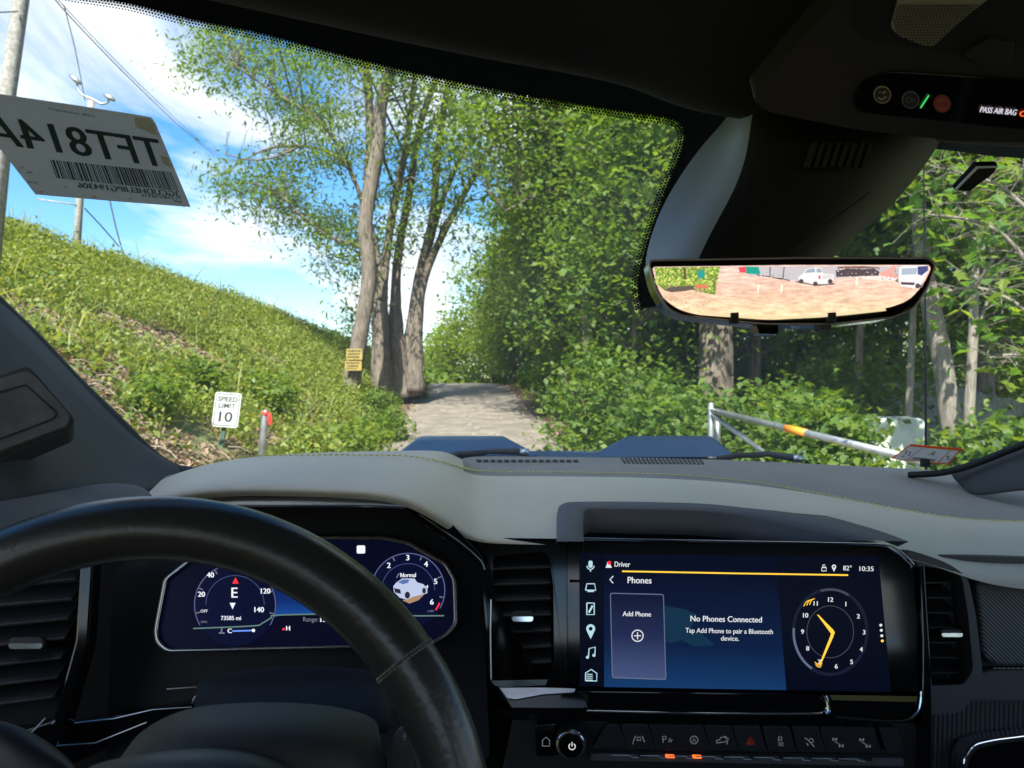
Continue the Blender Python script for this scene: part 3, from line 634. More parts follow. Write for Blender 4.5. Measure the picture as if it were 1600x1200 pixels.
# ---------------------------------------------------------------- barrier gate
t = thing('barrier_gate', 'grey steel swing barrier with an orange band and a diagonal brace', 'barrier', tuple(W(1112, 760, 11)*[1, 1, 0]))
for px in (1111, 1121):
    a = W(px, 629 if px == 1111 else 652, 11 if px == 1111 else 11.2); g0 = a.copy(); g0[2] = float(ground_z(a[0], a[1]))-.1; tube('post', [g0, a-[0, 0, .02], a], [.045, .045, .03], iron, t, n=12)
A, B = W(1112, 641, 11), W(1446, 722, 7.2)
tube('arm', [A, B], .043, iron, t, n=12); 
tube('brace', [W(1113, 648, 10.95), W(1192, 706, 10.1)], .034, iron, t, n=10)
k0, k1 = .475, .56                                            # fractions along the arm
tube('orange_band', [A+(B-A)*.45, A+(B-A)*.55], .047, mat('orange_tape', (.85, .27, .02), .5), t, n=12)
# ---------------------------------------------------------------- fence, pale wall, white disc sign
fg = mat('fence_grey', (.36, .39, .40), .8, var=(5, (.48, .51, .52), .4, .6))
t = thing('slatted_fence', 'tall grey fence of upright boards half hidden in the trees', 'fence', tuple(W(1480, 600, 17)*[1, 1, 0]))
FA, FB = W(1335, 612, 19)[:2], W(1720, 580, 15)[:2]; nb = 52
bm0 = None
for i in range(nb):
    p = FA+(FB-FA)*(i+.5)/nb; z0 = float(ground_z(p[0], p[1])); L = np.linalg.norm(FB-FA)/nb*.86
    zt = 1.62+.22*math.sin(i*.12)+.01*(i % 3)
    if bm0 is None:
        o = box('board', (0, 0, 0), (1, 1, 1), fg, t, bevel=0); bm0 = o.data
    else: o = bpy.data.objects.new('board', bm0); link(o, t)
    dirv = FB-FA
    o.location = (p[0], p[1], (zt+z0)/2); o.scale = (L, .025, zt-z0); o.rotation_euler = (0, 0, math.atan2(dirv[1], dirv[0]))
for z_ in (.5, 1.35): tube('rail', [(FA[0], FA[1]+.05, z_), (FB[0], FB[1]+.05, z_)], .03, fg, t, n=6)
pw = mat('pale_concrete', (.55, .60, .54), .8, var=(4, (.42, .48, .42), .4, .6))
o = mk('retaining_block', *prism_geo([W(1352, 668, 13.5), W(1372, 652, 13.5), W(1440, 654, 13.2), W(1450, 664, 13.2), W(1452, 760, 13.2), W(1352, 760, 13.5)], [W(1352, 668, 13.5)+[.2, .8, 0], W(1372, 652, 13.5)+[.2, .8, 0], W(1440, 654, 13.2)+[.2, .8, 0], W(1450, 664, 13.2)+[.2, .8, 0], W(1452, 760, 13.2)+[.2, .8, 0], W(1352, 760, 13.5)+[.2, .8, 0]]), pw, bevel=.05)
tag(o, 'pale greenish concrete block behind the lower end of the barrier', 'block')
t = thing('disc_sign', 'round white sign with dark marks leaning behind the leaning grey trunk', 'sign', tuple(W(1528, 705, 11)))
cc = W(1527, 703, 11); rr = [cc+np.array([.15*math.cos(a), 0, .19*math.sin(a)]) for a in np.linspace(0, 2*math.pi, 20, endpoint=False)]
mk('panel', *prism_geo(rr, [p+[0, .01, 0] for p in rr]), signw, t)
for dx, dz in ((-.05, .05), (.02, .04), (-.01, -.02), (.05, -.05), (-.04, -.07)): box('mark', cc+np.array([dx, -.004, dz]), (.05, .006, .035), signb, t, R=Matrix.Rotation(.5, 3, 'Y'))
pq = cc.copy(); pq[2] = float(ground_z(cc[0], cc[1]))-.1; tube('post', [pq, cc+[0, .03, 0]], .02, iron, t, n=8)
# ================================================================ INSIDE THE TRUCK
headcloth = mat('headliner_cloth', (.014, .0135, .014), .95, bump=(900, .5, .0006))
soft = mat('soft_black', (.028, .027, .028), .8, bump=(700, .35, .0004))
softgrey = mat('soft_grey', (.075, .073, .075), .75, bump=(600, .35, .0004))
pillarm = mat('pillar_grey', (.045, .045, .047), .8, bump=(700, .4, .0004))
dashm = mat('dash_leather_sheen', (.52, .468, .36), .5, bump=(420, .55, .0009), var=(7, (.59, .535, .42), .3, .72), spec=.5)  # sheen of the near surface is put into this pale tone
dashdk = mat('dash_leather_no_sheen', (.215, .197, .172), .7, bump=(900, .45, .0005), var=(5, (.27, .247, .212), .35, .7), spec=.4)  # same leather in a darker copy for far rows that show no sheen
gloss = mat('piano_black', (.004, .004, .005), .07)
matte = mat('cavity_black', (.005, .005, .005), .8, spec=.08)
plast = mat('black_plastic', (.016, .016, .017), .5, bump=(800, .2, .0003))
chrome = mat('chrome', (.78, .80, .82), .12, 1.0)
satin = mat('satin_silver', (.45, .46, .47), .3, 1.0)
leather = mat('wheel_leather', (.034, .032, .028), .28, bump=(260, .35, .0006), spec=.7)
thread = mat('yellow_thread', (.62, .56, .16), .8)
thread2 = mat('grey_thread', (.42, .40, .34), .8)
rubber = mat('seal_rubber', (.008, .008, .008), .6)
paint = mat('blue_paint', (.035, .080, .15), .5, spec=.2)
class Pl:
    """a flat panel: passes through the point seen at (px,py,d); a, b = how far it leans away to the right and upwards"""
    def __init__(s, px, py, d, a=0, b=0):
        s.p = Vector(W(px, py, d)); s.a, s.b = a, b; s.n = Vector((a, -1, b)).normalized()
    def at(s, px, py, off=0):
        u, v = (px-800)/F, (600-py)/F
        d = (s.p.y-s.a*s.p.x-s.b*(s.p.z-EYE))/(1-s.a*u-s.b*v)
        return np.array(Vector((u*d, d, EYE+v*d))+s.n*off)
def rp(pts, r, n=4):
    """round the corners of a pixel polygon"""
    out = []; P = [np.array(p, float) for p in pts]; m = len(P)
    for i in range(m):
        p, a, b = P[i], P[i-1]-P[i], P[(i+1) % m]-P[i]; la, lb = np.linalg.norm(a), np.linalg.norm(b)
        k = min(r[i] if isinstance(r, (list, tuple)) else r, la*.45, lb*.45); A, B = p+a/la*k, p+b/lb*k
        for t in np.linspace(0, 1, n+1): out.append(tuple((1-t)**2*A+2*t*(1-t)*p+t*t*B))
    return out
def plate(name, pl, poly, m, parent, off=0, th=.01, bevel=0, **k):
    return mk(name, *prism_geo([pl.at(x, y, off) for x, y in poly], [pl.at(x, y, off-th) for x, y in poly]), m, parent, bevel=bevel, **k)
def ring_geo(pl, outer, inner, off, th):
    n = len(outer); V = [pl.at(x, y, off) for x, y in outer]+[pl.at(x, y, off) for x, y in inner]+[pl.at(x, y, off-th) for x, y in outer]+[pl.at(x, y, off-th) for x, y in inner]
    Fc = []
    for k in range(n):
        j = (k+1) % n; Fc += [(k, j, n+j, n+k), (2*n+k, k+0, j, 2*n+j)[::-1], (n+k, n+j, 3*n+j, 3*n+k), (2*n+j, 2*n+k, 3*n+k, 3*n+j)]
    return V, Fc
def ring(name, pl, outer, inner, m, parent, off=0, th=.01, bevel=0, **k): return mk(name, *ring_geo(pl, outer, inner, off, th), m, parent, bevel=bevel, **k)
def circ(x, y, r, n=32, ry=None, a0=0, a1=360, full=True):
    ry = ry or r; A = np.radians(np.linspace(a0, a1, n, endpoint=not full)); return [(x+r*math.cos(a), y+ry*math.sin(a)) for a in A]
def text(pl, s, px, py, h, m, parent, off=.0006, rot=0, align='CENTER', mirror=1, wide=1.0, name='lettering', width=None, bold=0, shear=(0, 0)):
    """flat lettering lying on a panel; h = cap height in photo pixels"""
    Vt, Ft = textmesh(s, align); hs = .70
    sc = h/hs; sx = sc*wide
    if width: sx = width/(Vt[:, 0].max()-Vt[:, 0].min())
    c, s_ = math.cos(math.radians(rot)), math.sin(math.radians(rot)); V = []; Fa = []
    for bx in ([0] if not bold else [-bold, bold]):
        o = len(V)
        for x, y, _ in Vt:
            X, Y = mirror*x*sx+bx, -y*sc; X, Y = X+shear[0]*Y, Y+shear[1]*X
            V.append(pl.at(px+c*X-s_*Y, py+s_*X+c*Y, off+(bx > 0)*.00005))
        Fa += [tuple(i+o for i in f) for f in Ft]
    return mk(name, V, Fa, m, parent)
def line(pl, pts, w, off=.0006):
    """strip of pixel width w along a pixel polyline"""
    P = np.array(pts, float); T = np.gradient(P, axis=0); T /= np.linalg.norm(T, axis=1)[:, None]+1e-9; Nn = np.stack([-T[:, 1], T[:, 0]], 1)*w/2
    V = [pl.at(*p, off) for p in P+Nn]+[pl.at(*p, off) for p in P-Nn]; n = len(P)
    return V, [(i, i+1, n+i+1, n+i) for i in range(n-1)]
def bead(pl, pts, w, off=.0006): return tube_geo([pl.at(*p, off) for p in pts], w/2/F*.78, 8)
def grid(name, rows, m, parent, sub=2, hole=None, solid=0, mi=None, flip=False):
    """smooth sheet through a grid of (px,py,d)"""
    V = [W(*p) for r in rows for p in r]; k = len(rows[0]); Fc = []; M_ = []
    for i in range(len(rows)-1):
        for j in range(k-1):
            if hole and hole(i, j): continue
            f = (i*k+j, i*k+j+1, (i+1)*k+j+1, (i+1)*k+j); Fc.append(f[::-1] if flip else f); M_.append(mi(i, j) if mi else 0)
    return mk(name, V, Fc, m, parent, smooth=True, sub=sub, solid=solid, mi=M_)
def em(name, c, e): return mat(name, c, .22, emit=e)

# ---------------------------------------------------------------- windshield
TOP = [(-.50, .34, .235), (-.36, .42, .248), (-.25, .50, .25), (-.18, .54, .25), (-.10, .60, .25), (.028, .667, .25), (.157, .723, .25), (.30, .775, .247), (.45, .80, .2435), (.556, .83, .2428), (.85, .86, .235)]
BOT = [(-.50, 1.04, -.135), (-.42, 1.14, -.14), (-.30, 1.24, -.145), (-.15, 1.33, -.15), (.03, 1.40, -.155), (.2, 1.42, -.16), (.38, 1.42, -.165), (.55, 1.40, -.17), (.68, 1.36, -.175), (.78, 1.30, -.18), (.88, 1.2, -.185)]
TS, BS = spline(TOP, 4), spline(BOT, 4)
def glass_pt(s, t):
    """s 0..1 left to right, t 0..1 bottom to top"""
    i = s*(len(TS)-1); k = min(int(i), len(TS)-2); f = i-k
    a = TS[k]*(1-f)+TS[k+1]*f; b = BS[k]*(1-f)+BS[k+1]*f
    p = b+(a-b)*t; bulge = .035*4*t*(1-t); return np.array([p[0], p[1]+bulge*.5, p[2]+EYE+bulge*.85])
GP_ = np.array([[glass_pt(s, t) for t in np.linspace(0, 1, 61)] for s in np.linspace(0, 1, 121)])
GPX = np.stack([800+F*GP_[..., 0]/GP_[..., 1], 600-F*(GP_[..., 2]-EYE)/GP_[..., 1]], -1)
def on_glass(px, py, off=0.0):
    D = ((GPX-[px, py])**2).sum(-1); i, j = np.unravel_index(np.argmin(D), D.shape)
    i, j = min(max(i, 1), 119), min(max(j, 1), 59)
    p = GP_[i, j]; a = GP_[i+1, j]-GP_[i-1, j]; b = GP_[i, j+1]-GP_[i, j-1]; n = np.cross(a, b); n /= np.linalg.norm(n)
    if n[1] > 0: n = -n
    r = np.array([(px-800)/F, 1, (600-py)/F]); o = np.array([0, 0, EYE]); t = ((p-o)@n)/(r@n)
    return o+r*t+n*off
gl = bpy.data.materials.new('windshield_glass'); gl.use_nodes = True; nt = gl.node_tree; nt.nodes.clear()
tr = nt.nodes.new('ShaderNodeBsdfTransparent'); tr.inputs[0].default_value = (.93, .965, .95, 1)
gs = nt.nodes.new('ShaderNodeBsdfGlossy'); gs.inputs['Roughness'].default_value = 0.0
fr = nt.nodes.new('ShaderNodeFresnel'); fr.inputs[0].default_value = 1.45
ms = nt.nodes.new('ShaderNodeMixShader'); mm = nt.nodes.new('ShaderNodeMath'); mm.operation = 'MULTIPLY'; mm.inputs[1].default_value = .42
nt.links.new(fr.outputs[0], mm.inputs[0]); nt.links.new(mm.outputs[0], ms.inputs[0]); nt.links.new(tr.outputs[0], ms.inputs[1]); nt.links.new(gs.outputs[0], ms.inputs[2])
df = nt.nodes.new('ShaderNodeBsdfTranslucent'); df.inputs[0].default_value = (.8, .82, .8, 1)
ng = nt.nodes.new('ShaderNodeNewGeometry'); nn = nt.nodes.new('ShaderNodeTexNoise'); nn.inputs['Scale'].default_value = 3.5; nn.inputs['Detail'].default_value = 6; nt.links.new(ng.outputs['Position'], nn.inputs['Vector'])
mr = nt.nodes.new('ShaderNodeMapRange'); mr.inputs[1].default_value = .35; mr.inputs[2].default_value = .75; mr.inputs[3].default_value = .012; mr.inputs[4].default_value = .045; nt.links.new(nn.outputs['Fac'], mr.inputs[0])
m3 = nt.nodes.new('ShaderNodeMixShader'); nt.links.new(mr.outputs[0], m3.inputs[0]); nt.links.new(ms.outputs[0], m3.inputs[1]); nt.links.new(df.outputs[0], m3.inputs[2])
go = nt.nodes.new('ShaderNodeOutputMaterial'); nt.links.new(m3.outputs[0], go.inputs[0])
t = thing('windshield', 'curved windshield with a black dotted border, dusty in places', 'windshield', (0.15, .9, EYE))
ns, nt_ = 60, 24
V = [glass_pt(i/ns, j/nt_) for i in range(ns+1) for j in range(nt_+1)]
mk('glass_pane', V, [(i*(nt_+1)+j, (i+1)*(nt_+1)+j, (i+1)*(nt_+1)+j+1, i*(nt_+1)+j+1) for i in range(ns) for j in range(nt_)], gl, t, smooth=True)
# black printed border: upper band, then round the sensor housing, then right
frit_edge = [(-120, -66), (0, -36), (100, -14), (200, 2), (300, 27), (400, 47), (500, 74), (600, 99), (700, 122), (800, 142), (880, 156), (960, 169), (1020, 177), (1052, 184), (1066, 196), (1069, 214), (1062, 240), (1050, 270), (1036, 305), (1022, 345), (1010, 385), (1000, 420), (997, 448), (1003, 480)]
frit_top = [(-160, -160), (0, -130), (100, -110), (200, -90), (300, -70), (400, -40), (500, -10), (600, 15), (700, 40), (800, 60), (880, 75), (960, 85), (1030, 100), (1110, 110), (1150, 150), (1150, 214), (1140, 240), (1130, 270), (1120, 305), (1110, 345), (1100, 385), (1090, 420), (1080, 448), (1070, 470)]
FE, FT = spline(frit_edge, 4), spline(frit_top, 4)
V = [on_glass(*p, .002) for p in FE]+[on_glass(*p, .002) for p in FT]; n = len(FE)
frit = mat('frit_black', (.003, .003, .003), .6, spec=.12)
mk('frit_band', V, [(i, i+1, n+i+1, n+i) for i in range(n-1)], frit, t)
# dots along its edge
L = np.concatenate([[0], np.cumsum(np.linalg.norm(np.diff(FE, axis=0), axis=1))])
V, Fc = [], []
for row, (dist, rr) in enumerate(((1.0, 2.5), (5.2, 2.1), (9.4, 1.6))):
    for s in np.arange(0, L[-1], 5.0):
        s += 2.5*(row % 2); x = np.interp(s, L, FE[:, 0]); y = np.interp(s, L, FE[:, 1]); x2 = np.interp(s+3, L, FE[:, 0]); y2 = np.interp(s+3, L, FE[:, 1])
        tx, ty = x2-x, y2-y; q = math.hypot(tx, ty)+1e-6; nx_, ny_ = -ty/q, tx/q
        cx, cy_ = x+nx_*dist, y+ny_*dist; o = len(V)
        c0 = on_glass(cx, cy_, .0022)
        for k in range(6): a = k*math.pi/3; V.append(c0+np.array([rr*math.cos(a), 0, rr*math.sin(a)])/F*c0[1]+np.array([0, -1.4, 0])*0*a)
        Fc.append(tuple(range(o, o+6)))
mk('frit_dots', V, Fc, frit, t, stuff=True)
# lower edge and left pillar seal print
lowl = [(-60, 420), (0, 478), (60, 535), (120, 598), (180, 655), (225, 700), (262, 728), (300, 738), (420, 742)]
seal = [W(px, py, d) for (px, py), d in zip(lowl, (.72, .80, .87, .93, .98, 1.03, 1.07, 1.09, 1.12))]
tube('seal', spline(seal, 4), .008, rubber, t, n=6)
lowr = [(1420, 742), (1460, 740), (1490, 735), (1530, 722), (1570, 706), (1610, 690), (1700, 650)]
tube('seal', spline([W(px, py, 1.30-.03*i) for i, (px, py) in enumerate(lowr)], 4), .006, rubber, t, n=6)
# hairline rain channel reflection: the lower black print strip along the base of the glass
# ---------------------------------------------------------------- headliner, pillars
o = grid('headliner', [[(-260, -20-360, .36), (-200, -80, .40), (-150, -70, .42), (-160, -60, .44)],
    [(60, -500, .36), (150, -110, .42), (180, -40, .44), (150, -30, .47)],
    [(260, -420, .36), (270, -60, .44), (290, -6, .47), (250, -14, .50)],
    [(420, -380, .37), (440, -40, .47), (440, 22, .50), (430, 26, .53)],
    [(600, -340, .38), (600, 0, .50), (600, 60, .53), (590, 60, .57)],
    [(760, -300, .40), (760, 30, .53), (760, 96, .56), (750, 92, .60)],
    [(880, -260, .40), (880, 60, .56), (890, 118, .59), (880, 112, .63)],
    [(960, -240, .40), (960, 80, .57), (975, 138, .60), (965, 128, .64)],
    [(1010, -240, .40), (1020, 90, .57), (1020, 158, .61), (1010, 142, .66)],
    [(1060, -240, .40), (1075, 100, .57), (1065, 182, .61), (1060, 160, .67)],
    [(1130, -240, .40), (1140, 110, .57), (1140, 198, .60), (1130, 175, .67)],
    [(1260, -240, .40), (1260, 110, .57), (1260, 214, .60), (1260, 190, .67)],
    [(1460, -240, .42), (1460, 110, .60), (1460, 236, .65), (1460, 215, .72)],
    [(1620, -240, .44), (1620, 110, .62), (1620, 246, .68), (1620, 225, .75)],
    [(1800, -240, .46), (1800, 110, .64), (1800, 250, .70), (1800, 230, .77)]], headcloth, None, 2, solid=.008)
tag(o, 'black woven cloth headliner sweeping over the top of the windshield', 'headliner')
# rest of the roof, doors, rear wall and floor of the cab (openings for side and rear windows)
shell = mat('cab_trim', (.05, .048, .048), .85, bump=(500, .4, .0005))
def bb(name, x0, x1, y0, y1, z0, z1, label, cat='trim'):
    o = box(name, ((x0+x1)/2, (y0+y1)/2, EYE+(z0+z1)/2), (x1-x0, y1-y0, z1-z0), shell, None, bevel=.01); o['kind'] = 'structure'; return o
bb('cab_roof', -.75, 1.12, -1.5, .30, .262, .30, '')
_t = [np.array([p[0], p[1]+.01, p[2]+EYE+.004]) for p in TS]; _u = [np.array([p[0], p[1]-.03, EYE+.345]) for p in TS]; _b = [np.array([p[0], -1.5, EYE+.345]) for p in TS]; _n = len(_t)
o = mk('roof_panel', _t+_u+_b, [(k*_n+i, k*_n+i+1, (k+1)*_n+i+1, (k+1)*_n+i) for k in range(2) for i in range(_n-1)], paint, None); o['kind'] = 'structure'
bb('cab_side_rail', -.78, -.50, -1.5, .40, .22, .34, ''); bb('cab_side_rail', .84, 1.12, -1.5, .88, .22, .34, ''); bb('cab_floor', -.62, 1.02, -1.5, 1.2, -1.15, -1.1, '')
bb('door_left', -.72, -.64, -1.5, .55, -1.1, -.24, ''); bb('door_right', 1.02, 1.10, -1.5, .95, -1.1, -.24, '')
bb('cab_rear_wall', -.64, 1.02, -1.55, -1.5, -1.1, -.05, ''); bb('rear_pillar', -.72, -.50, -1.5, -1.2, -.24, .262, ''); bb('rear_pillar', .88, 1.10, -1.5, -1.2, -.24, .262, '')
bb('front_bulkhead', -.62, 1.02, 1.24, 1.28, -1.1, -.30, '')
bb('rear_seat_back', -.55, .95, -1.35, -1.15, -.9, -.05, '')
bb('middle_pillar', -.72, -.66, -.55, -.40, -.24, .262, ''); bb('middle_pillar', 1.04, 1.10, -.55, -.40, -.24, .262, '')
# left pillar
t = thing('pillar_trim', 'dark grey windshield pillar cover at the left with a recessed handle cap', 'pillar', tuple(W(60, 700, .8)))
grid('cover', [[(-260, 180, .62), (-220, 380, .58), (-200, 640, .52), (-200, 900, .46)],
    [(-120, 345, .74), (-100, 440, .68), (-90, 660, .58), (-90, 880, .52)],
    [(-4, 476, .82), (-2, 500, .76), (0, 660, .64), (0, 850, .58)],
    [(56, 536, .88), (50, 560, .82), (60, 690, .70), (60, 820, .64)],
    [(118, 601, .94), (108, 622, .88), (110, 720, .78), (110, 800, .72)],
    [(178, 660, .99), (165, 682, .93), (150, 735, .85), (160, 785, .80)],
    [(228, 710, 1.04), (220, 728, .98), (205, 750, .93), (215, 775, .88)],
    [(290, 741, 1.08), (275, 750, 1.03), (255, 762, .98), (240, 775, .92)]], pillarm, t, 2, solid=.01, flip=True)
PH = Pl(30, 660, .615, .55, .3)
plate('recess', PH, rp([(-40, 600), (45, 570), (62, 590), (118, 655), (112, 672), (-60, 745)], 14), mat('recess_grey', (.045, .045, .047), .8), t, .000, .05, .003)
plate('handle_cap', PH, rp([(-40, 607), (42, 582), (56, 592), (110, 652), (104, 668), (-60, 730)], 12), mat('cap_grey', (.10, .10, .102), .8, bump=(500, .4, .0005), var=(30, (.16, .16, .165), .4, .65)), t, .006, .012, .003)
ring('groove', PH, rp([(-60, 632), (42, 603), (92, 648), (85, 658), (-60, 712)], 4), rp([(-59, 633.5), (41.5, 605), (89, 648), (83, 656), (-59, 710)], 4), rubber, t, .0066, .001)
t = thing('pillar_trim', 'short dark stub of the right windshield pillar at the lower right corner', 'pillar', tuple(W(1580, 715, 1.2)))
grid('cover', [[(1478, 737, 1.30), (1500, 760, 1.25), (1520, 780, 1.2)], [(1520, 727, 1.27), (1540, 750, 1.2), (1560, 775, 1.16)],
    [(1565, 709, 1.23), (1585, 735, 1.16), (1600, 770, 1.12)], [(1612, 688, 1.2), (1630, 725, 1.12), (1650, 770, 1.08)], [(1700, 640, 1.12), (1720, 700, 1.05), (1730, 780, 1.0)]], pillarm, t, 2, solid=.01, flip=True)

# ---------------------------------------------------------------- hood, wipers, antenna
t = thing('hood', 'dark blue hood with two raised bulges seen over the dashboard', 'hood', tuple(W(900, 720, 2)))
grid('panel', [[(300, 745, 1.62), (330, 735, 1.9), (430, 728, 2.3), (480, 730, 2.55), (470, 760, 2.62)], [(620, 742, 1.62), (620, 723, 1.9), (630, 708, 2.3), (640, 704, 2.55), (640, 760, 2.62)],
    [(880, 742, 1.62), (880, 718, 1.9), (880, 702, 2.3), (880, 699, 2.55), (880, 760, 2.62)], [(1140, 742, 1.62), (1130, 724, 1.9), (1110, 712, 2.3), (1100, 709, 2.55), (1100, 760, 2.62)],
    [(1330, 750, 1.62), (1290, 738, 1.9), (1250, 732, 2.3), (1230, 734, 2.55), (1220, 760, 2.62)]], paint, t, 2)
def bulge(x0, x1, xa, xb, yt, yb, d0, d1):
    P = [W(x0, yb, d0), W(x1, yb, d0), W(x1-(x1-xb)*.2, yb-6, d1), W(x0+(xa-x0)*.2, yb-6, d1)]
    T_ = [W(xa, yt+7, d0+.12), W(xb, yt+7, d0+.12), W(xb-6, yt, d1), W(xa+6, yt, d1)]
    mk('bulge', P+T_, [(0, 1, 5, 4), (1, 2, 6, 5), (2, 3, 7, 6), (3, 0, 4, 7), (4, 5, 6, 7)], paint, t, bevel=.012)
bulge(617, 842, 650, 792, 681, 712, 1.85, 2.45); bulge(918, 1150, 975, 1118, 681, 714, 1.85, 2.45)
ch = mat('cowl_plastic', (.035, .036, .038), .6)
mk('cowl', [W(380, 738, 1.44), W(1400, 748, 1.44), W(1350, 738, 1.64), W(420, 731, 1.64)], [(0, 1, 2, 3)], ch, t, solid=.02)
GWp = 'windshield wipers'
for lab, A, B, Cc in (('left wiper arm resting at the base of the windshield in front of the left bulge', (672, 716, 1.50), (760, 707, 1.52), (812, 706, 1.55)), ('right wiper arm resting at the base of the windshield below the barrier', (1120, 716, 1.50), (1190, 711, 1.52), (1238, 716, 1.55))):
    t2 = thing('wiper', lab, 'wiper', tuple(W(*B)), GWp)
    tube('blade', [W(*A), W((A[0]+B[0])/2, (A[1]+B[1])/2-2, 1.51), W(*B)], [.004, .006, .006], rubber, t2, n=6)
    tube('arm', [W(B[0]-30, B[1]+1, 1.51), W(B[0]+10, B[1]-2, 1.53), W(*Cc)], [.003, .006, .007], MATS['cowl_plastic'], t2, n=8)
    tube('pivot', [W(Cc[0], Cc[1], Cc[2]), W(Cc[0]+14, Cc[1]+1, Cc[2])], .008, satin, t2, n=10)
o = tube('antenna', [W(1447, 760, 1.7), W(1446, 500, 1.72), W(1443, 240, 1.75)], [.003, .0022, .0012], rubber, None, n=6); tag(o, 'thin black antenna mast standing upright outside the windshield', 'antenna')

# ---------------------------------------------------------------- dashboard
dash = thing('dashboard', 'wide grey green leather dashboard with yellow stitching and a raised driver hood', 'dashboard', tuple(W(900, 800, .9)))
R_ = [
 [(262, 742, 1.02), (258, 745, .98), (252, 750, .95), (245, 757, .9), (232, 770, .82), (214, 787, .74), (220, 800, .75)],
 [(300, 736, 1.05), (302, 731, .99), (305, 727, .95), (298, 734, .91), (282, 750, .83), (262, 766, .74), (268, 786, .75)],
 [(385, 730, 1.12), (390, 719, 1.0), (398, 709, .95), (385, 716, .91), (370, 735, .83), (345, 756, .74), (348, 774, .75)],
 [(500, 730, 1.18), (505, 712, 1.0), (512, 703, .95), (500, 713, .91), (490, 735, .83), (480, 758, .74), (480, 776, .75)],
 [(640, 730, 1.2), (650, 712, 1.0), (655, 699, .95), (642, 714, .92), (625, 738, .84), (610, 761, .74), (605, 780, .75)],
 [(700, 726, 1.25), (700, 706, 1.02), (695, 699, .97), (695, 722, .95), (682, 752, .85), (665, 783, .75), (658, 800, .755)],
 [(722, 716, 1.28), (724, 722, 1.1), (724, 716, 1.03), (728, 735, 1.0), (722, 775, .87), (715, 815, .77), (705, 832, .775)],
 [(740, 713, 1.34), (738, 722, 1.25), (738, 729, 1.18), (745, 739, 1.08), (745, 785, .9), (750, 838, .79), (744, 848, .79)],
 [(800, 713, 1.37), (800, 722, 1.27), (800, 729, 1.2), (800, 739.5, 1.1), (795, 785, .92), (790, 841, .80), (788, 850, .80)],
 [(866, 714, 1.39), (868, 722, 1.28), (868, 730, 1.2), (868, 739.5, 1.11), (868, 786, .93), (868, 842, .805), (868, 852, .80)],
 [(880, 714, 1.39), (884, 722, 1.28), (884, 730, 1.2), (884, 739.5, 1.11), (888, 787, .93), (890, 841, .805), (890, 846, .80)],
 [(1000, 715, 1.40), (1000, 722, 1.3), (1000, 731, 1.22), (1000, 741, 1.13), (1000, 788, .93), (1000, 847, .80), (1000, 857, .80)],
 [(1130, 718, 1.40), (1130, 725, 1.3), (1130, 735, 1.22), (1130, 748, 1.1), (1140, 792, .93), (1150, 848, .80), (1150, 858, .80)],
 [(1250, 724, 1.40), (1250, 732, 1.3), (1250, 745, 1.2), (1250, 766, 1.06), (1290, 806, .92), (1300, 850, .81), (1300, 860, .80)],
 [(1400, 731, 1.38), (1400, 744, 1.3), (1400, 765, 1.18), (1375, 791, 1.02), (1420, 832, .89), (1430, 856, .82), (1430, 870, .80)],
 [(1500, 737, 1.35), (1500, 754, 1.3), (1500, 780, 1.18), (1480, 810, 1.0), (1490, 848, .88), (1505, 888, .80), (1510, 905, .79)],
 [(1600, 742, 1.33), (1600, 760, 1.3), (1600, 786, 1.18), (1600, 816, 1.0), (1600, 856, .88), (1600, 905, .79), (1600, 925, .785)],
 [(1760, 748, 1.3), (1760, 766, 1.28), (1760, 790, 1.18), (1760, 819, 1.0), (1760, 860, .88), (1760, 906, .79), (1760, 925, .785)]]
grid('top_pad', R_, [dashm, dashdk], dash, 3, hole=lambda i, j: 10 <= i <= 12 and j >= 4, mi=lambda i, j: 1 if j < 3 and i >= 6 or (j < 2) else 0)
# stitches along the seam
sm = spline([(r[3][0], r[3][1], r[3][2]) for r in R_[1:]], 6)
def stitches(name, P3, step, L, r, m, parent, lift=.0016):
    D = np.concatenate([[0], np.cumsum(np.linalg.norm(np.diff(P3, axis=0), axis=1))]); parts = []
    for s in np.arange(0, D[-1]-L, step):
        a = np.array([np.interp(s, D, P3[:, k]) for k in range(3)]); b = np.array([np.interp(s+L, D, P3[:, k]) for k in range(3)]); a[2] += lift; b[2] += lift
        parts.append(tube_geo([a, (a+b)/2+[0, 0, r*.6], b], [r*.5, r, r*.5], 5, cap=False))
    o = mk(name, *join(parts), m, parent, smooth=True, stuff=True); return o
# follow the smoothed surface: drop points on the evaluated pad
bpy.context.view_layer.update(); dg = bpy.context.evaluated_depsgraph_get()
pad = [o for o in dash.children if o.name.startswith('top_pad')][0]; from mathutils.bvhtree import BVHTree
bv = BVHTree.FromObject(pad, dg)
def on_pad(px, py, off=.001, fb=1.0):
    r = Vector(((px-800)/F, 1, (600-py)/F)).normalized(); o = Vector((0, 0, EYE)); off_v = pad.matrix_world.inverted()
    h = bv.ray_cast(off_v @ o, r); p = h[0]
    return (np.array(pad.matrix_world @ p)+[0, -off*.5, off]) if p is not None else W(px, py, fb)
stpx = spline([(300, 733), (345, 722), (385, 716), (500, 713.5), (600, 714), (645, 716), (690, 724), (725, 734), (760, 739), (868, 740), (1000, 742), (1070, 745), (1130, 750), (1190, 757), (1250, 768), (1330, 783), (1400, 797), (1480, 810), (1540, 815), (1640, 818)], 10)
stitches('stitching', np.array([on_pad(x, y, .0012) for x, y in stpx]), .0068, .0048, .0011, thread, dash, .0008)
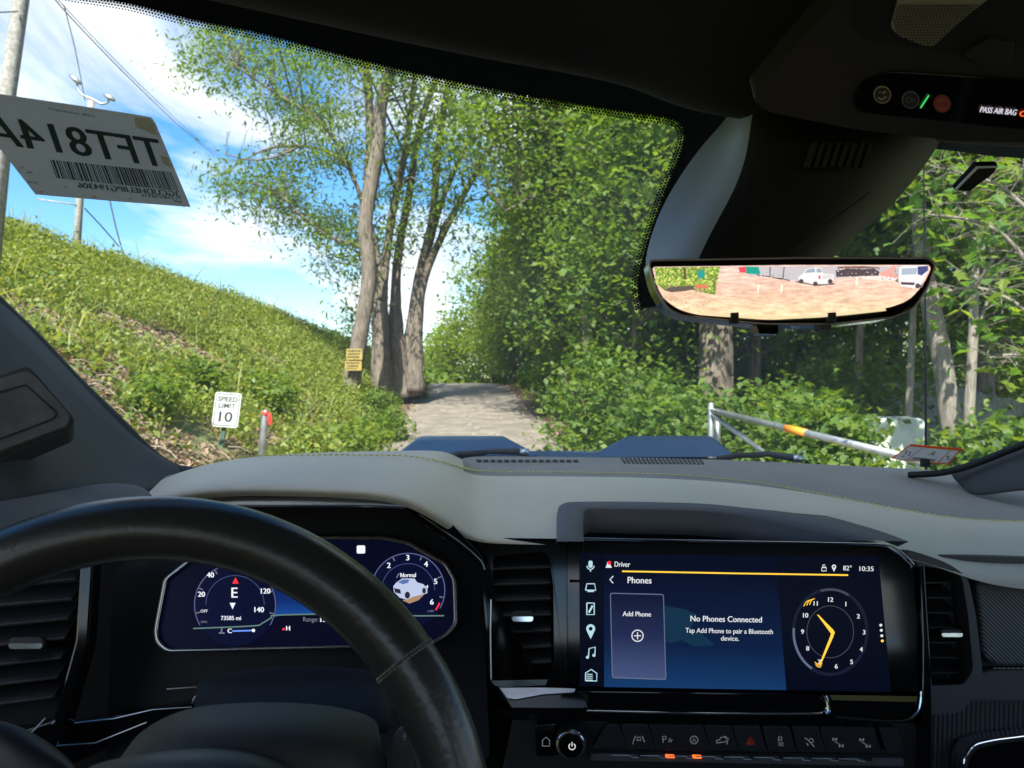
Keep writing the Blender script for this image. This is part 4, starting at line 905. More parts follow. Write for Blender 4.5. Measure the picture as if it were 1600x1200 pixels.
# defroster outlets
slot = mat('slot_black', (.01, .01, .01), .8)
for i in range(15):
    x = 748+i*10.8; y = 720.5+(.12*i if i < 3 else .3)
    P = [on_pad(x-3.8, y-1.5, .0012), on_pad(x+3.8, y-1.5, .0012), on_pad(x+4.6, y+2, .0012), on_pad(x-2.8, y+2, .0012)]
    mk('defroster_slot', P, [(0, 1, 2, 3)], slot, dash)
V, Fc = [], []
for i in range(20):
    for j in range(3):
        x, y = 972+i*6.4+j*2.2, 717.5+j*3.1+.035*i*2; o = len(V)
        V += [on_pad(x-1.9, y-.8, .0013), on_pad(x+1.9, y-.8, .0013), on_pad(x+2.2, y+1, .0013), on_pad(x-1.6, y+1, .0013)]; Fc.append((o, o+1, o+2, o+3))
mk('speaker_perforation', V, Fc, slot, dash, stuff=True)
# left end pad beside the pillar
grid('end_pad', [[(-160, 812, .50), (-150, 870, .44), (-150, 950, .42)], [(0, 794, .56), (0, 850, .50), (0, 930, .46)], [(90, 776, .65), (100, 818, .58), (110, 880, .52)], [(165, 760, .74), (190, 795, .66), (200, 850, .60)], [(222, 768, .82), (240, 785, .76), (246, 830, .70)]], softgrey, dash, 2, solid=.01, flip=True)
grid('end_cap', [[(70, 845, .53), (90, 860, .50), (100, 880, .49)], [(120, 806, .62), (140, 822, .58), (150, 850, .56)], [(160, 762, .725), (190, 785, .66), (200, 815, .62)], [(214, 767, .80), (230, 780, .74), (232, 800, .70)]], dashm, dash, 2, flip=True)
# storage tray in front of the screen
PT = Pl(1100, 815, .86, -.05, -1.6)
PC = Pl(1170, 960, .78, -.12, .22)
fl = [W(888, 787, .93), W(1000, 788, .93), W(1140, 792, .93), W(1290, 806, .92), W(1420, 838, .88)]
fr_ = [p+np.array([0, -.012, -.045]) for p in fl]; n = len(fl)
bt = [W(890, 850, .80)+[0, 0, -.04], W(1000, 850, .80)+[0, 0, -.04], W(1150, 850, .80)+[0, 0, -.04], W(1300, 852, .80)+[0, 0, -.04], W(1430, 860, .80)+[0, 0, -.04]]
mk('tray_liner', fl+fr_+bt, [(i, i+1, n+i+1, n+i) for i in range(n-1)]+[(n+i, n+i+1, 2*n+i+1, 2*n+i) for i in range(n-1)], mat('tray_dark', (.022, .021, .022), .7, bump=(600, .3, .0004)), dash)
rim_o = [(870, 846), (871, 800), (880, 787), (905, 784), (1000, 784), (1100, 787), (1160, 793), (1230, 800), (1310, 812), (1370, 828), (1420, 846)]
rim_i = [(912, 846), (911, 804), (918, 796), (935, 795), (1000, 796), (1080, 798), (1140, 803), (1170, 808), (1235, 822), (1285, 834), (1330, 844)]
ro, ri = spline(rim_o, 4), spline(rim_i, 4); n = len(ro)
def dep(x, y): return .80+(846-y)/62*.13 if x < 1300 else .80+(846-y)/62*.13
A = [W(x, y, max(.785, dep(x, y)-.014)) for x, y in ro]; B = [W(x, y, max(.78, dep(x, y)-.018)) for x, y in ri]; Cb = [p+np.array([0, .01, -.03]) for p in B]; A0 = [p+np.array([0, .022, -.010]) for p in A]
mk('tray_rim', A0+A+B+Cb, [(r*n+i, r*n+i+1, (r+1)*n+i+1, (r+1)*n+i) for r in range(3) for i in range(n-1)], mat('rim_grey', (.10, .098, .102), .6, bump=(700, .3, .0003)), dash, smooth=True)
# centre fascia
plate('fascia_back', PC, [(690, 832), (1300, 846), (1410, 860), (1445, 900), (1452, 1260), (600, 1500), (640, 1100)], matte, dash, -.035, .03)
# bezel of the right vent, swelling out of the dash
vb = rp([(1404, 856), (1440, 866), (1478, 880), (1508, 902), (1520, 960), (1532, 1062), (1508, 1098), (1495, 1112), (1440, 1116), (1430, 1000), (1428, 880)], 14)
PV = Pl(1480, 980, .79, -.05, .2)
vi = rp([(1416, 872), (1424, 876), (1432, 884), (1488, 888), (1499, 905), (1508, 960), (1516, 1045), (1502, 1068), (1442, 1070), (1436, 1000), (1430, 920)], 8)
ring('vent_bezel', PV, vb, vi, mat('bezel_grey', (.055, .056, .060), .5, bump=(700, .2, .0003)), dash, .006, .05, .004)
# passenger side pads
PP = Pl(1600, 980, .80, .12, .12)
carbon = mat('carbon_weave', (.06, .062, .066), .5)
nt = carbon.node_tree; g_ = nt.nodes.new('ShaderNodeNewGeometry'); wv = nt.nodes.new('ShaderNodeTexWave'); wv.bands_direction = 'DIAGONAL'; wv.inputs['Scale'].default_value = 130; b_ = nt.nodes.new('ShaderNodeBump'); b_.inputs['Strength'].default_value = .8; b_.inputs['Distance'].default_value = .0008
nt.links.new(g_.outputs['Position'], wv.inputs['Vector']); nt.links.new(wv.outputs['Fac'], b_.inputs['Height']); nt.links.new(b_.outputs[0], nt.nodes['Principled BSDF'].inputs['Normal'])
plate('passenger_backing', PP, [(1490, 870), (1800, 880), (1800, 1500), (1430, 1500), (1430, 1116), (1500, 1100)], mat('pad_dark', (.05, .05, .052), .7, bump=(600, .3, .0004)), dash, -.02, .03)
plate('passenger_panel', PP, rp([(1524, 907), (1790, 905), (1790, 1038), (1556, 1041), (1534, 1025)], 12), carbon, dash, .002, .03, .004)
plate('passenger_lower_pad', PP, rp([(1538, 1048), (1790, 1044), (1790, 1095), (1510, 1096), (1520, 1070)], 10), mat('pad_grey', (.075, .074, .074), .7, bump=(600, .3, .0004)), dash, .000, .03, .006)
sp = np.array([PP.at(x, 1043.5+(x-1550)*-.005, .0035) for x in np.linspace(1548, 1640, 40)]); stitches('stitching', sp, .0052, .0036, .0009, thread2, dash, 0)
# ribbed cloth panel
rib = mat('ribbed_trim', (.058, .057, .060), .7)
o = plate('ribbed_panel', PP, [(1448, 1122), (1510, 1098), (1790, 1097), (1790, 1400), (1440, 1400)], rib, dash, -.006, .02)
parts = []
for i in range(46):
    x = 1452+i*7.4; parts.append(prism_geo([PP.at(x-1.6, 1100 if x > 1506 else 1122-(x-1450)*.38, -.0048), PP.at(x+1.6, 1100 if x > 1506 else 1122-(x-1450)*.38, -.0048), PP.at(x-6, 1400, -.0048), PP.at(x-9.2, 1400, -.0048)], [PP.at(x-2.6, 1100 if x > 1506 else 1122-(x-1450)*.38, -.0062), PP.at(x+2.6, 1100 if x > 1506 else 1122-(x-1450)*.38, -.0062), PP.at(x-5, 1400, -.0062), PP.at(x-10.2, 1400, -.0062)]))
mk('ribs', *join(parts), rib, dash, stuff=True)
t = thing('grab_handle', 'black passenger grab handle edged with a bright chrome line, lower right corner', 'handle', tuple(W(1560, 1170, .76)))
ho = rp([(1486, 1300), (1486, 1175), (1500, 1152), (1530, 1145), (1800, 1112), (1800, 1300)], [5, 30, 20, 20, 5, 5], 6); hi = rp([(1494, 1290), (1494, 1180), (1508, 1162), (1536, 1155), (1790, 1124), (1790, 1290)], [5, 26, 18, 18, 5, 5], 6)
ring('chrome_edge', PP, ho, hi, chrome, t, .018, .02, .002)
plate('face', PP, hi, gloss, t, .010, .02, .004)
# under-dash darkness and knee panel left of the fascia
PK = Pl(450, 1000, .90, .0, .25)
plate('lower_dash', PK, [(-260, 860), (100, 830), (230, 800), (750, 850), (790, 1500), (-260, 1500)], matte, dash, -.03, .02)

# ---------------------------------------------------------------- instrument cluster
CL = Pl(480, 940, .80, .02, .30)
t = cl_ = thing('instrument_cluster', 'digital instrument display with round dials, behind the steering wheel', 'display', tuple(W(480, 960, .8)))
# hooded frame
plate('brow_trim', Pl(450, 780, .755, 0, .5), [(276, 790), (290, 777), (400, 776), (612, 776), (622, 781), (634, 792), (560, 790), (400, 790)], mat('brushed_trim', (.55, .56, .58), .35, 1.0), t, 0, .006, .0015)
co = [(190, 860), (276, 787), (612, 784), (660, 800), (742, 872), (752, 1080), (620, 1160), (200, 1160)]
plate('shroud', CL, rp([(150, 1190), (160, 900), (262, 768), (640, 764), (752, 860), (765, 1190)], 6), mat('shroud_black', (.006, .006, .007), .5, spec=.2), t, -.022, .02)
# slanted gloss trim right of the display
g1 = Pl(690, 830, .775, 0.1, .25)
plate('side_trim', g1, rp([(622, 786), (636, 780), (700, 812), (752, 868), (758, 884), (748, 884), (700, 845), (650, 812)], 5), gloss, t, .004, .02, .003)
mk('edge_light', *bead(g1, spline([(655, 804), (690, 828), (725, 853), (750, 876), (757, 890)], 4), 2.4, .006), satin, t)
so = rp([(243, 985), (258, 905), (296, 875), (420, 838), (600, 838), (640, 846), (700, 880), (714, 905), (716, 975), (700, 995), (672, 1010), (400, 1016), (262, 1019), (246, 1005)], 8)
cxs, cys = 480, 935
si = [(cxs+(x-cxs)*.972, cys+(y-cys)*.935) for x, y in so]
ring('bezel', CL, so, si, mat('bezel_metal', (.28, .27, .26), .25, 1.0), t, .006, .012, .0015)
scr = em('cluster_blue', (.0016, .0022, .011), .9); plate('screen', CL, si, scr, t, .0, .01)
w_ = em('screen_white', (.85, .88, .95), .85); dim = em('screen_dim', (.30, .33, .42), .5); redl = em('screen_red', (.9, .03, .05), .9); blu = em('screen_cyan', (.05, .5, .8), .8)
def gradient_em(name, stops, e, axis, lo, hi):
    """screen picture whose own colour runs along z or x, as displayed"""
    m = bpy.data.materials.new(name); m.use_nodes = True; nt = m.node_tree; p = nt.nodes['Principled BSDF']
    g = nt.nodes.new('ShaderNodeNewGeometry'); s = nt.nodes.new('ShaderNodeSeparateXYZ'); r = nt.nodes.new('ShaderNodeMapRange'); r.inputs[1].default_value = lo; r.inputs[2].default_value = hi
    c = nt.nodes.new('ShaderNodeValToRGB'); el = c.color_ramp.elements
    while len(el) < len(stops): el.new(.5)
    for i, (q, col) in enumerate(stops): el[i].position = q; el[i].color = (*col, 1)
    nt.links.new(g.outputs['Position'], s.inputs[0]); nt.links.new(s.outputs[axis], r.inputs[0]); nt.links.new(r.outputs[0], c.inputs[0])
    p.inputs['Base Color'].default_value = (.005, .005, .01, 1); p.inputs['Roughness'].default_value = .25; p.inputs['Emission Strength'].default_value = e*.48; p.inputs['Specular IOR Level'].default_value = .04; nt.links.new(c.outputs[0], p.inputs['Emission Color']); return m
def zpx(pl, x, y): return float(pl.at(x, y)[2])
cg = gradient_em('cluster_glow', [(0, (.006, .05, .22)), (.35, (.004, .02, .12)), (1, (.003, .004, .017))], 1.0, 2, zpx(CL, 470, 960), zpx(CL, 470, 900))
plate('lower_glow', CL, [(392, 900), (610, 900), (590, 940), (560, 957), (440, 960), (425, 966), (405, 978), (380, 970)], cg, t, .0006, .0004)
plate('lower_glow', CL, [(560, 957), (590, 940), (640, 955), (640, 960)], cg, t, .0007, .0004)
for cx, cy_, rr in ((368, 945, 64), (638, 922, 58)):
    Lp = em('dial_face', (.002, .0035, .020), 1.0)
    plate('dial', CL, circ(cx, cy_, rr, 48), Lp, t, .0012, .0006)
    o_, i_ = circ(cx, cy_, rr, 48, a0=150, a1=390, full=False), circ(cx, cy_, rr-1.6, 48, a0=150, a1=390, full=False)
    n = len(o_); mk('dial_ring', [CL.at(*p, .0016) for p in o_+i_], [(k, k+1, n+k+1, n+k) for k in range(n-1)], em('ring_violet', (.10, .11, .24), .8), t)
    o_, i_ = circ(cx, cy_, rr*.72, 48, a0=180, a1=360, full=False), circ(cx, cy_, rr*.72-1, 48, a0=180, a1=360, full=False)
    mk('dial_ring', [CL.at(*p, .0016) for p in o_+i_], [(k, k+1, n+k+1, n+k) for k in range(n-1)], em('ring_blue', (.06, .08, .2), .8), t)
def CT(s, x, y, h, m=w_, **k): return text(CL, s, x, y, h, m, t, .0022, **k)
for s, x, y, h in (('E', 367, 927, 16), ('20', 316, 929, 8), ('40', 330, 899, 8), ('60', 357, 879, 8), ('100', 405, 897, 7), ('120', 415, 924, 8), ('140', 405, 953, 8), ('999', 456, 921, 9),
                   ('152', 508, 968, 8.5), ('2', 608, 884, 8.5), ('3', 637.5, 872, 8.5), ('4', 666, 882, 8.5), ('5', 681, 909, 8.5), ('6', 675, 941, 8.5), ('H', 451, 982, 7), ('C', 360, 986, 7)): CT(s, x, y, h, bold=.35)
CT('73585 mi', 362, 966, 6.5, bold=.2, width=31); CT('mi', 459, 930.5, 7, blu, bold=.3); CT('Range:', 486, 968, 7, dim, width=23); CT('mi', 522, 967, 6, dim); CT('Normal', 638, 899, 6.5, width=24, bold=.2); CT('N', 500, 945, 6, dim)
CT('x1000', 673, 955, 3, dim); CT('MPH', 320, 972, 3.5, dim); CT('OFF', 320, 955, 4.5)
mk('compass_arrow', [CL.at(x, y, .0022) for x, y in ((369, 902), (374, 912), (364, 912))], [(0, 1, 2)], redl, t); mk('compass_arrow', [CL.at(x, y, .0022) for x, y in ((360, 942), (369, 942), (364.5, 952))], [(0, 1, 2)], w_, t)
def tick(cx, cy_, r0, r1, a, m=em('tick_grey', (.16, .17, .25), .7), w=2): c, s = math.cos(math.radians(a)), math.sin(math.radians(a)); mk('tick', *line(CL, [(cx+r0*c, cy_+r0*s), (cx+r1*c, cy_+r1*s)], w, .0020), m, t)
for a in (168, 205, 240, 285, 340, 13): tick(368, 945, 55, 62, a)
for a in (180, 245, 292, 338, 12): tick(638, 922, 50, 56, a)
mk('red_zone', *line(CL, circ(638, 922, 53, 6, a0=22, a1=36, full=False), 2.5, .0021), redl, t)
gr = em('divider_green', (.12, .22, .19), .8)
mk('divider', *line(CL, spline([(303, 982), (395, 978), (410, 974), (425, 965), (436, 961), (560, 959), (640, 962), (694, 962)], 4), 2, .0018), gr, t)
mk('temperature_bar', *line(CL, [(364, 986), (397, 985)], 2.2, .0022), em('bar_blue', (.15, .3, .9), .9), t); plate('bar_knob', CL, circ(397, 985, 2.6, 12), w_, t, .0024, .0003); plate('bar_end', CL, circ(444, 983, 2, 10), redl, t, .0024, .0003)
mk('thermometer_icon', *join([line(CL, [(343, 989), (352, 989)], 2, .0022), line(CL, [(347, 988), (348, 981)], 2, .0022)]), dim, t)
plate('warning_icon', CL, rrect(558, 852.5, 571, 865, 2), w_, t, .0022, .0003); CT('10', 564.5, 859, 4, em('icon_blue', (.3, .35, .6), .8), name='icon_lettering')
# small picture of a pickup on the right dial
tb, td, tg = em('truck_light', (.50, .56, .75), .8), em('truck_dark', (.03, .03, .05), .6), em('truck_glass', (.10, .16, .42), .8)
def cp(name, pts, m, off): mk(name, [CL.at(x, y, off) for x, y in pts], [tuple(range(len(pts)))], m, t)
cp('truck_picture', [(615, 916), (620, 910), (629, 904), (648, 904), (652, 910), (662, 913), (668, 920), (668, 927), (645, 933), (636, 937), (625, 934), (616, 925)], tb, .0024)
cp('truck_picture', [(622, 910), (630, 905.5), (640, 905.5), (638, 911), (630, 913)], tg, .0026); cp('truck_picture', [(616, 919), (626, 921), (627, 928), (618, 926)], td, .0026)
plate('truck_picture', CL, circ(637, 930, 4.2, 14, 5.5), td, t, .0028, .0002); plate('truck_picture', CL, circ(663, 923, 3, 12, 4.5), td, t, .0028, .0002)
cp('truck_picture', [(629, 938), (650, 932), (664, 928), (654, 938), (640, 943)], em('truck_ground', (.45, .28, .16), .7), .0023)
CT('4x4', 664, 917, 5, bold=.2)
mk('mode_icon', *join([line(CL, [(620, 903), (624, 896)], 1.6, .0022), line(CL, [(629, 903), (625.5, 896)], 1.6, .0022)]), dim, t)
# lens in front
# ---------------------------------------------------------------- centre display
t = thing('touchscreen', 'wide dark blue touchscreen showing a phone page and a yellow handed clock', 'display', tuple(W(1160, 970, .78)))
ho = rp([(744, 838), (1300, 846), (1385, 851), (1412, 868), (1428, 884), (1447, 1000), (1450, 1260), (1438, 1260), (1434, 1082), (902, 1078), (872, 1060), (870, 900), (868, 862), (750, 858)], 6)
plate('housing', PC, rp([(862, 842), (1300, 847), (1385, 852), (1410, 868), (1428, 884), (1438, 960), (1436, 1084), (1120, 1082), (902, 1078), (870, 1062)], 6), gloss, t, .0, .03, .003)
mk('top_chrome', *bead(PC, spline([(744, 839), (900, 841), (1100, 845), (1300, 848.5), (1380, 851), (1400, 858), (1416, 870), (1427, 882)], 4), 2.6, .0016), satin, t)
S0, S1 = (944, 868), (1372, 1078)
zg = gradient_em('display_blue', [(0, (.005, .030, .10)), (.35, (.002, .009, .038)), (1, (.0008, .0020, .010))], 1.0, 2, zpx(PC, 1100, 1075), zpx(PC, 1100, 890))
plate('screen', PC, [(905, 864), (1372, 869), (1392, 1081), (906, 1072)], em('display_night', (.0008, .0016, .007), 1.0), t, .0008, .0006)
plate('page_background', PC, [(944, 868), (1212, 871), (1228, 1078), (944, 1073)], zg, t, .0013, .0004)
w2 = em('display_white', (.75, .78, .80), .8); icy = em('icon_ice', (.45, .68, .75), .8); gold = em('display_gold', (.95, .55, .05), 1.0); d2 = em('display_grey', (.10, .13, .20), .9)
def DT(s, x, y, h, m=w2, **k): k.setdefault('rot', 1.0); return text(PC, s, x, y, h, m, t, .0024, **k)
DT('Driver', 972, 882, 8, width=24, bold=.15); DT('Phones', 999, 907, 10, width=37, bold=.25); DT('Add Phone', 995, 959.5, 7.5, width=44, bold=.2); DT('No Phones Connected', 1134, 967.5, 9, width=111, bold=.2)
DT('Tap Add Phone to pair a Bluetooth', 1139, 986, 7.5, width=136, bold=.1); DT('device.', 1140, 997.5, 7.5, width=28, bold=.1); DT('82°', 1323, 888, 7.5, width=13, bold=.1); DT('10:35', 1352, 889, 7.5, width=22, bold=.1)
mk('gold_line', *line(PC, [(972, 892.5), (1000, 893), (1150, 895.8), (1324, 898.5)], 2.4, .0024), gold, t)
mk('back_arrow', *line(PC, [(958, 900), (953, 905.5), (958, 911)], 1.6, .0024), w2, t)
ro_ = rp([(953, 926), (1037, 928), (1041, 1062), (956, 1059)], 4); ri_ = rp([(954.4, 927.5), (1035.7, 929.5), (1039.5, 1060.5), (957.4, 1057.5)], 3)
cardm = gradient_em('card_blue', [(0, (.045, .065, .15)), (.5, (.012, .018, .06)), (1, (.003, .006, .022))], 1.0, 2, zpx(PC, 1000, 1060), zpx(PC, 1000, 930))
plate('card', PC, ri_, cardm, t, .0017, .0003); ring('card_border', PC, ro_, ri_, d2, t, .0020, .0003)
ring('plus_circle', PC, circ(996, 993, 9.5, 28), circ(996, 993, 8, 28), w2, t, .0024, .0003); mk('plus', *join([line(PC, [(990.5, 993), (1001.5, 993)], 1.5, .0024), line(PC, [(996, 987.5), (996, 998.5)], 1.5, .0025)]), w2, t)
# bell, person, pin icons
mk('bell_icon', [PC.at(x, y, .0024) for x, y in ((946, 887), (948, 883), (949, 878), (953, 878), (954, 883), (956, 887))], [(0, 1, 2, 3, 4, 5)], w2, t); plate('bell_dot', PC, circ(952, 879.5, 3, 12), redl, t, .0027, .0002)
mk('cradle_icon', *join([line(PC, [(1283, 892), (1283, 887), (1290, 887), (1290, 892), (1283, 892)], 1.2, .0024), line(PC, circ(1286.5, 884.5, 2.2, 9), 1.2, .0025)]), w2, t)
def pin(x, y, r, m, pl=PC): 
    pts = [(x+r*math.cos(a), y+r*math.sin(a)) for a in np.radians(np.linspace(150, 390, 14))]+[(x, y+r*2.3)]
    mk('pin_icon', [pl.at(a, b, .0024) for a, b in pts], [tuple(range(len(pts)))], m, t); plate('pin_hole', pl, circ(x, y, r*.45, 12), em('display_night', (0, 0, 0), 1), t, .0027, .0002)
pin(1302, 885.5, 3.4, w2); pin(923, 982, 7, icy)
mk('microphone_icon', *join([prism_geo([PC.at(x, y, .0024) for x, y in rp([(919.5, 876), (926, 876), (926, 887), (919.5, 887)], 3)], [PC.at(x, y, .0020) for x, y in rp([(919.5, 876), (926, 876), (926, 887), (919.5, 887)], 3)]), line(PC, circ(922.7, 884, 5.6, 9, a0=0, a1=180, full=False), 1.6, .0024), line(PC, [(922.7, 889), (922.7, 893)], 1.8, .0024)]), icy, t)
mk('projection_icon', *join([line(PC, [(915, 922), (917, 912), (929, 912), (931, 922), (915, 922)], 1.8, .0024), line(PC, [(918, 923.5), (928, 923.5)], 2.5, .0025)]), icy, t)
mk('phone_icon', *join([line(PC, [(917, 942), (928.5, 942), (928.5, 960), (917, 960), (917, 942)], 2, .0024), line(PC, [(920, 957), (926, 946)], 3, .0025)]), icy, t)
mk('music_icon', *join([line(PC, [(919.5, 1026), (920.5, 1013), (930, 1010.5), (929.5, 1023)], 1.8, .0024), prism_geo([PC.at(*p, .0025) for p in circ(918, 1026.5, 2.4, 10)], [PC.at(*p, .0021) for p in circ(918, 1026.5, 2.4, 10)]), prism_geo([PC.at(*p, .0025) for p in circ(928, 1023.5, 2.4, 10)], [PC.at(*p, .0021) for p in circ(928, 1023.5, 2.4, 10)])]), icy, t)
mk('home_icon', *join([line(PC, [(915, 1063), (915, 1051), (924, 1045.5), (932.5, 1051.5), (932.5, 1063.5), (915, 1063)], 1.6, .0024)]+[line(PC, [(916.5, yy), (926, yy+.2)], 1.3, .0025) for yy in (1053, 1056, 1059, 1062)]), icy, t)
# faint reflection-blue figure printed in the wallpaper
wp = em('wallpaper_teal', (.004, .022, .050), 1.0); mk('wallpaper_shape', [PC.at(x, y, .0015) for x, y in ((1008, 968), (1030, 945), (1070, 952), (1088, 960), (1078, 985), (1096, 990), (1118, 1008), (1086, 1010), (1064, 1000), (1046, 1005), (1016, 992))], [tuple(range(11))], wp, t)
# clock
ck = (1296.5, 987); ring('clock_rim', PC, circ(*ck, 60, 60, 69), circ(*ck, 55, 60, 64), em('clock_rim_blue', (.006, .009, .022), 1.0), t, .0014, .0003)
mk('clock_arc', *line(PC, [(ck[0]+57*math.cos(a), ck[1]+66*math.sin(a)) for a in np.radians(np.linspace(120, 185, 14))], 3.5, .0018), d2, t); mk('clock_arc', *line(PC, [(ck[0]+57*math.cos(a), ck[1]+66*math.sin(a)) for a in np.radians(np.linspace(255, 300, 12))], 3.5, .0018), em('arc_dim', (.05, .055, .08), .9), t)
ring('clock_inner_ring', PC, circ(*ck, 37, 48, 41), circ(*ck, 36, 48, 40), em('arc_dim', (.05, .055, .08), .5), t, .0016, .0003)
for s, x, y in (('12', 1296, 937), ('1', 1320.5, 944), ('2', 1340, 963), ('3', 1349, 988), ('4', 1344.5, 1014.5), ('5', 1329.5, 1034), ('6', 1305.5, 1041), ('7', 1279, 1034), ('8', 1261, 1013), ('9', 1253, 987), ('10', 1257, 961.5), ('11', 1273.5, 943)): DT(s, x, y, 7, bold=.25, name='clock_numeral')
mk('clock_hand', [PC.at(x, y, .0028) for x, y in ((1275.5, 960), (1278, 960.5), (1301, 984), (1303, 989), (1299, 992))], [(0, 1, 2, 3, 4)], gold, t); mk('clock_hand', [PC.at(x, y, .0031) for x, y in ((1299, 984), (1303, 987), (1300, 996), (1281.5, 1037), (1278.5, 1038), (1295, 996))], [(0, 1, 2, 3, 4, 5)], gold, t)
for k in range(3): mk('clock_accent', *line(PC, spline([(1255+k*4.5, 947-k*1.2), (1259+k*4, 940-k*1.2), (1266+k*3, 937-k*1)], 3), 1.3, .0024), gold, t)
for k in range(3): mk('clock_accent', *line(PC, spline([(1272+k, 1034+k*2.8), (1279, 1038+k*2), (1284-k, 1036+k*2.5)], 3), 1, .0023), gold, t)
for k, yy in enumerate((976.5, 984.5, 993, 1001)): plate('page_dot', PC, circ(1375+k*.8, yy, 2.2, 12), gold if k == 3 else w2, t, .0024, .0003)
# chrome step below the screen
mk('lower_chrome', *bead(PC, spline([(905, 1108), (1100, 1112), (1262, 1112.5), (1280, 1110), (1287, 1105), (1286, 1095), (1282, 1084)], 4), 3.2, .009), chrome, t)
plate('lower_lip', PC, rp([(905, 1078), (1278, 1083), (1288, 1094), (1286, 1113), (905, 1109)], 4), gloss, t, .007, .02, .002)
plate('lower_bar', PC, rp([(775, 1108), (905, 1108), (1290, 1113), (1292, 1086), (1436, 1086), (1434, 1112), (1424, 1128), (1290, 1130), (798, 1124)], 5), gloss, t, .004, .03, .003)
PLW = Pl(845, 1085, .765, -.1, 1.85)
plate('left_facet', PLW, rp([(776, 1074), (902, 1077), (918, 1104), (912, 1108), (800, 1108), (792, 1096)], 3), gloss, t, .002, .01, .002)
plate('facet_glint', PLW, rp([(779, 1076), (900, 1079), (897, 1085), (850, 1088), (806, 1096), (793, 1094)], 3), satin, t, .0032, .0012, .0005)
mk('corner_chrome', *bead(PC, spline([(1284, 1084), (1288, 1092), (1290, 1106), (1287, 1112)], 4), 5, .011), chrome, t)
mk('corner_chrome', *bead(PC, spline([(1434, 1078), (1433, 1095), (1427, 1113), (1410, 1122), (1380, 1123), (1300, 1117)], 4), 4, .008), chrome, t)
mk('amber_reflector', [PC.at(x, y, .0065) for x, y in ((1293, 1084), (1430, 1086), (1428, 1095), (1297, 1092))], [(0, 1, 2, 3)], mat('amber_gloss', (.13, .11, .02), .2), t)
plate('side_rail', PC, rp([(1434, 884), (1441, 884), (1452, 1060), (1452, 1260), (1436, 1260), (1438, 1000)], 3), gloss, t, .006, .04, .003)

# ---------------------------------------------------------------- vents
def vent(pl, lab, outline, x0s, x1s, y0s, y1s, nsl, knob, sl_m, frame_m=gloss):
    t = thing('air_vent', lab, 'vent', tuple(pl.at(*knob[:2])), 'dashboard air vents')
    plate('cavity', pl, outline, slot, t, -.022, .01)
    for i in range(nsl):
        f = i/(nsl-1); xa, xb = x0s[0]+(x0s[1]-x0s[0])*f, x1s[0]+(x1s[1]-x1s[0])*f; ya, yb = y0s[0]+(y0s[1]-y0s[0])*f, y1s[0]+(y1s[1]-y1s[0])*f
        A, B = pl.at(xa, ya, .0), pl.at(xb, yb, .0); A2, B2 = A+[0, .022, .010], B+[0, .022, .010]; th = np.array([0, 0, .0022])
        mk('slat', *prism_geo([A, B, B2, A2], [A-th, B-th, B2-th, A2-th]), sl_m, t, bevel=.0005)
    kx, ky, kw, kh = knob; k = plate('knob', pl, rp([(kx-kw, ky-kh), (kx+kw, ky-kh), (kx+kw, ky+kh), (kx-kw, ky+kh)], kh*.8), plast, t, .008, .014, .002)
    mk('knob_chrome', *prism_geo([pl.at(x, y, .0105) for x, y in rp([(kx-kw, ky-kh*.1), (kx+kw, ky-kh*.1), (kx+kw*.9, ky+kh*.75), (kx-kw*.9, ky+kh*.75)], kh*.5)], [pl.at(x, y, .008) for x, y in rp([(kx-kw, ky-kh*.1), (kx+kw, ky-kh*.1), (kx+kw*.9, ky+kh*.75), (kx-kw*.9, ky+kh*.75)], kh*.5)]), chrome, k)
    return t
slm = mat('slat_plastic', (.02, .02, .022), .35)
PL1 = Pl(815, 960, .79, -.05, .22)
t = vent(PL1, 'centre air vent with horizontal slats left of the touchscreen', [(760, 842), (872, 846), (874, 1082), (764, 1072)], (770, 771), (860, 862), (888, 1037), (885, 1034), 7, (817, 963, 17, 9), slm)
ring('surround', PL1, rp([(744, 840), (884, 842), (886, 1078), (778, 1074), (764, 1050), (754, 900)], 5), rp([(771, 868), (850, 862), (864, 880), (866, 1040), (856, 1062), (772, 1062)], 8), gloss, t, .004, .02, .002)
mk('chrome_line', *bead(PL1, [(768, 936), (767, 985), (768, 1060)], 2.5, .006), satin, t); plate('chrome_lip', PL1, [(768, 1062), (856, 1060), (853, 1069), (790, 1072), (774, 1070)], chrome, t, .006, .003)
PR1 = Pl(1475, 985, .795, -.05, .2)
vent(PR1, 'air vent with horizontal slats right of the touchscreen', [(1425, 880), (1500, 880), (1522, 1072), (1432, 1080)], (1434, 1446), (1487, 1501), (910, 1050), (909, 1050), 7, (1480, 988, 17, 7), slm)
PL2 = Pl(50, 1000, .72, .25, .2)
t = vent(PL2, 'air vent with wide slats at the far left, partly behind the steering wheel', [(-200, 900), (128, 870), (122, 1000), (84, 1142), (-200, 1160)], (-150, -150), (118, 84), (925, 1120), (904, 1088), 7, (46, 1004, 27, 10), slm)
ring('surround', PL2, rp([(-260, 850), (150, 850), (140, 1010), (100, 1150), (50, 1200), (-260, 1230)], 8), rp([(-240, 880), (126, 872), (118, 1000), (84, 1125), (40, 1140), (-240, 1160)], 8), gloss, t, .003, .03, .003)
mk('chrome_line', *bead(PL2, [(74, 1120), (60, 1135), (46, 1148)], 2.5, .006), satin, t)
P5 = Pl(170, 1120, .76, .1, .2)
plate('left_lower_trim', P5, rp([(60, 1195), (110, 1130), (300, 1098), (316, 1080), (330, 1088), (300, 1108), (190, 1160), (100, 1200)], 4), gloss, dash, .0, .02, .002)
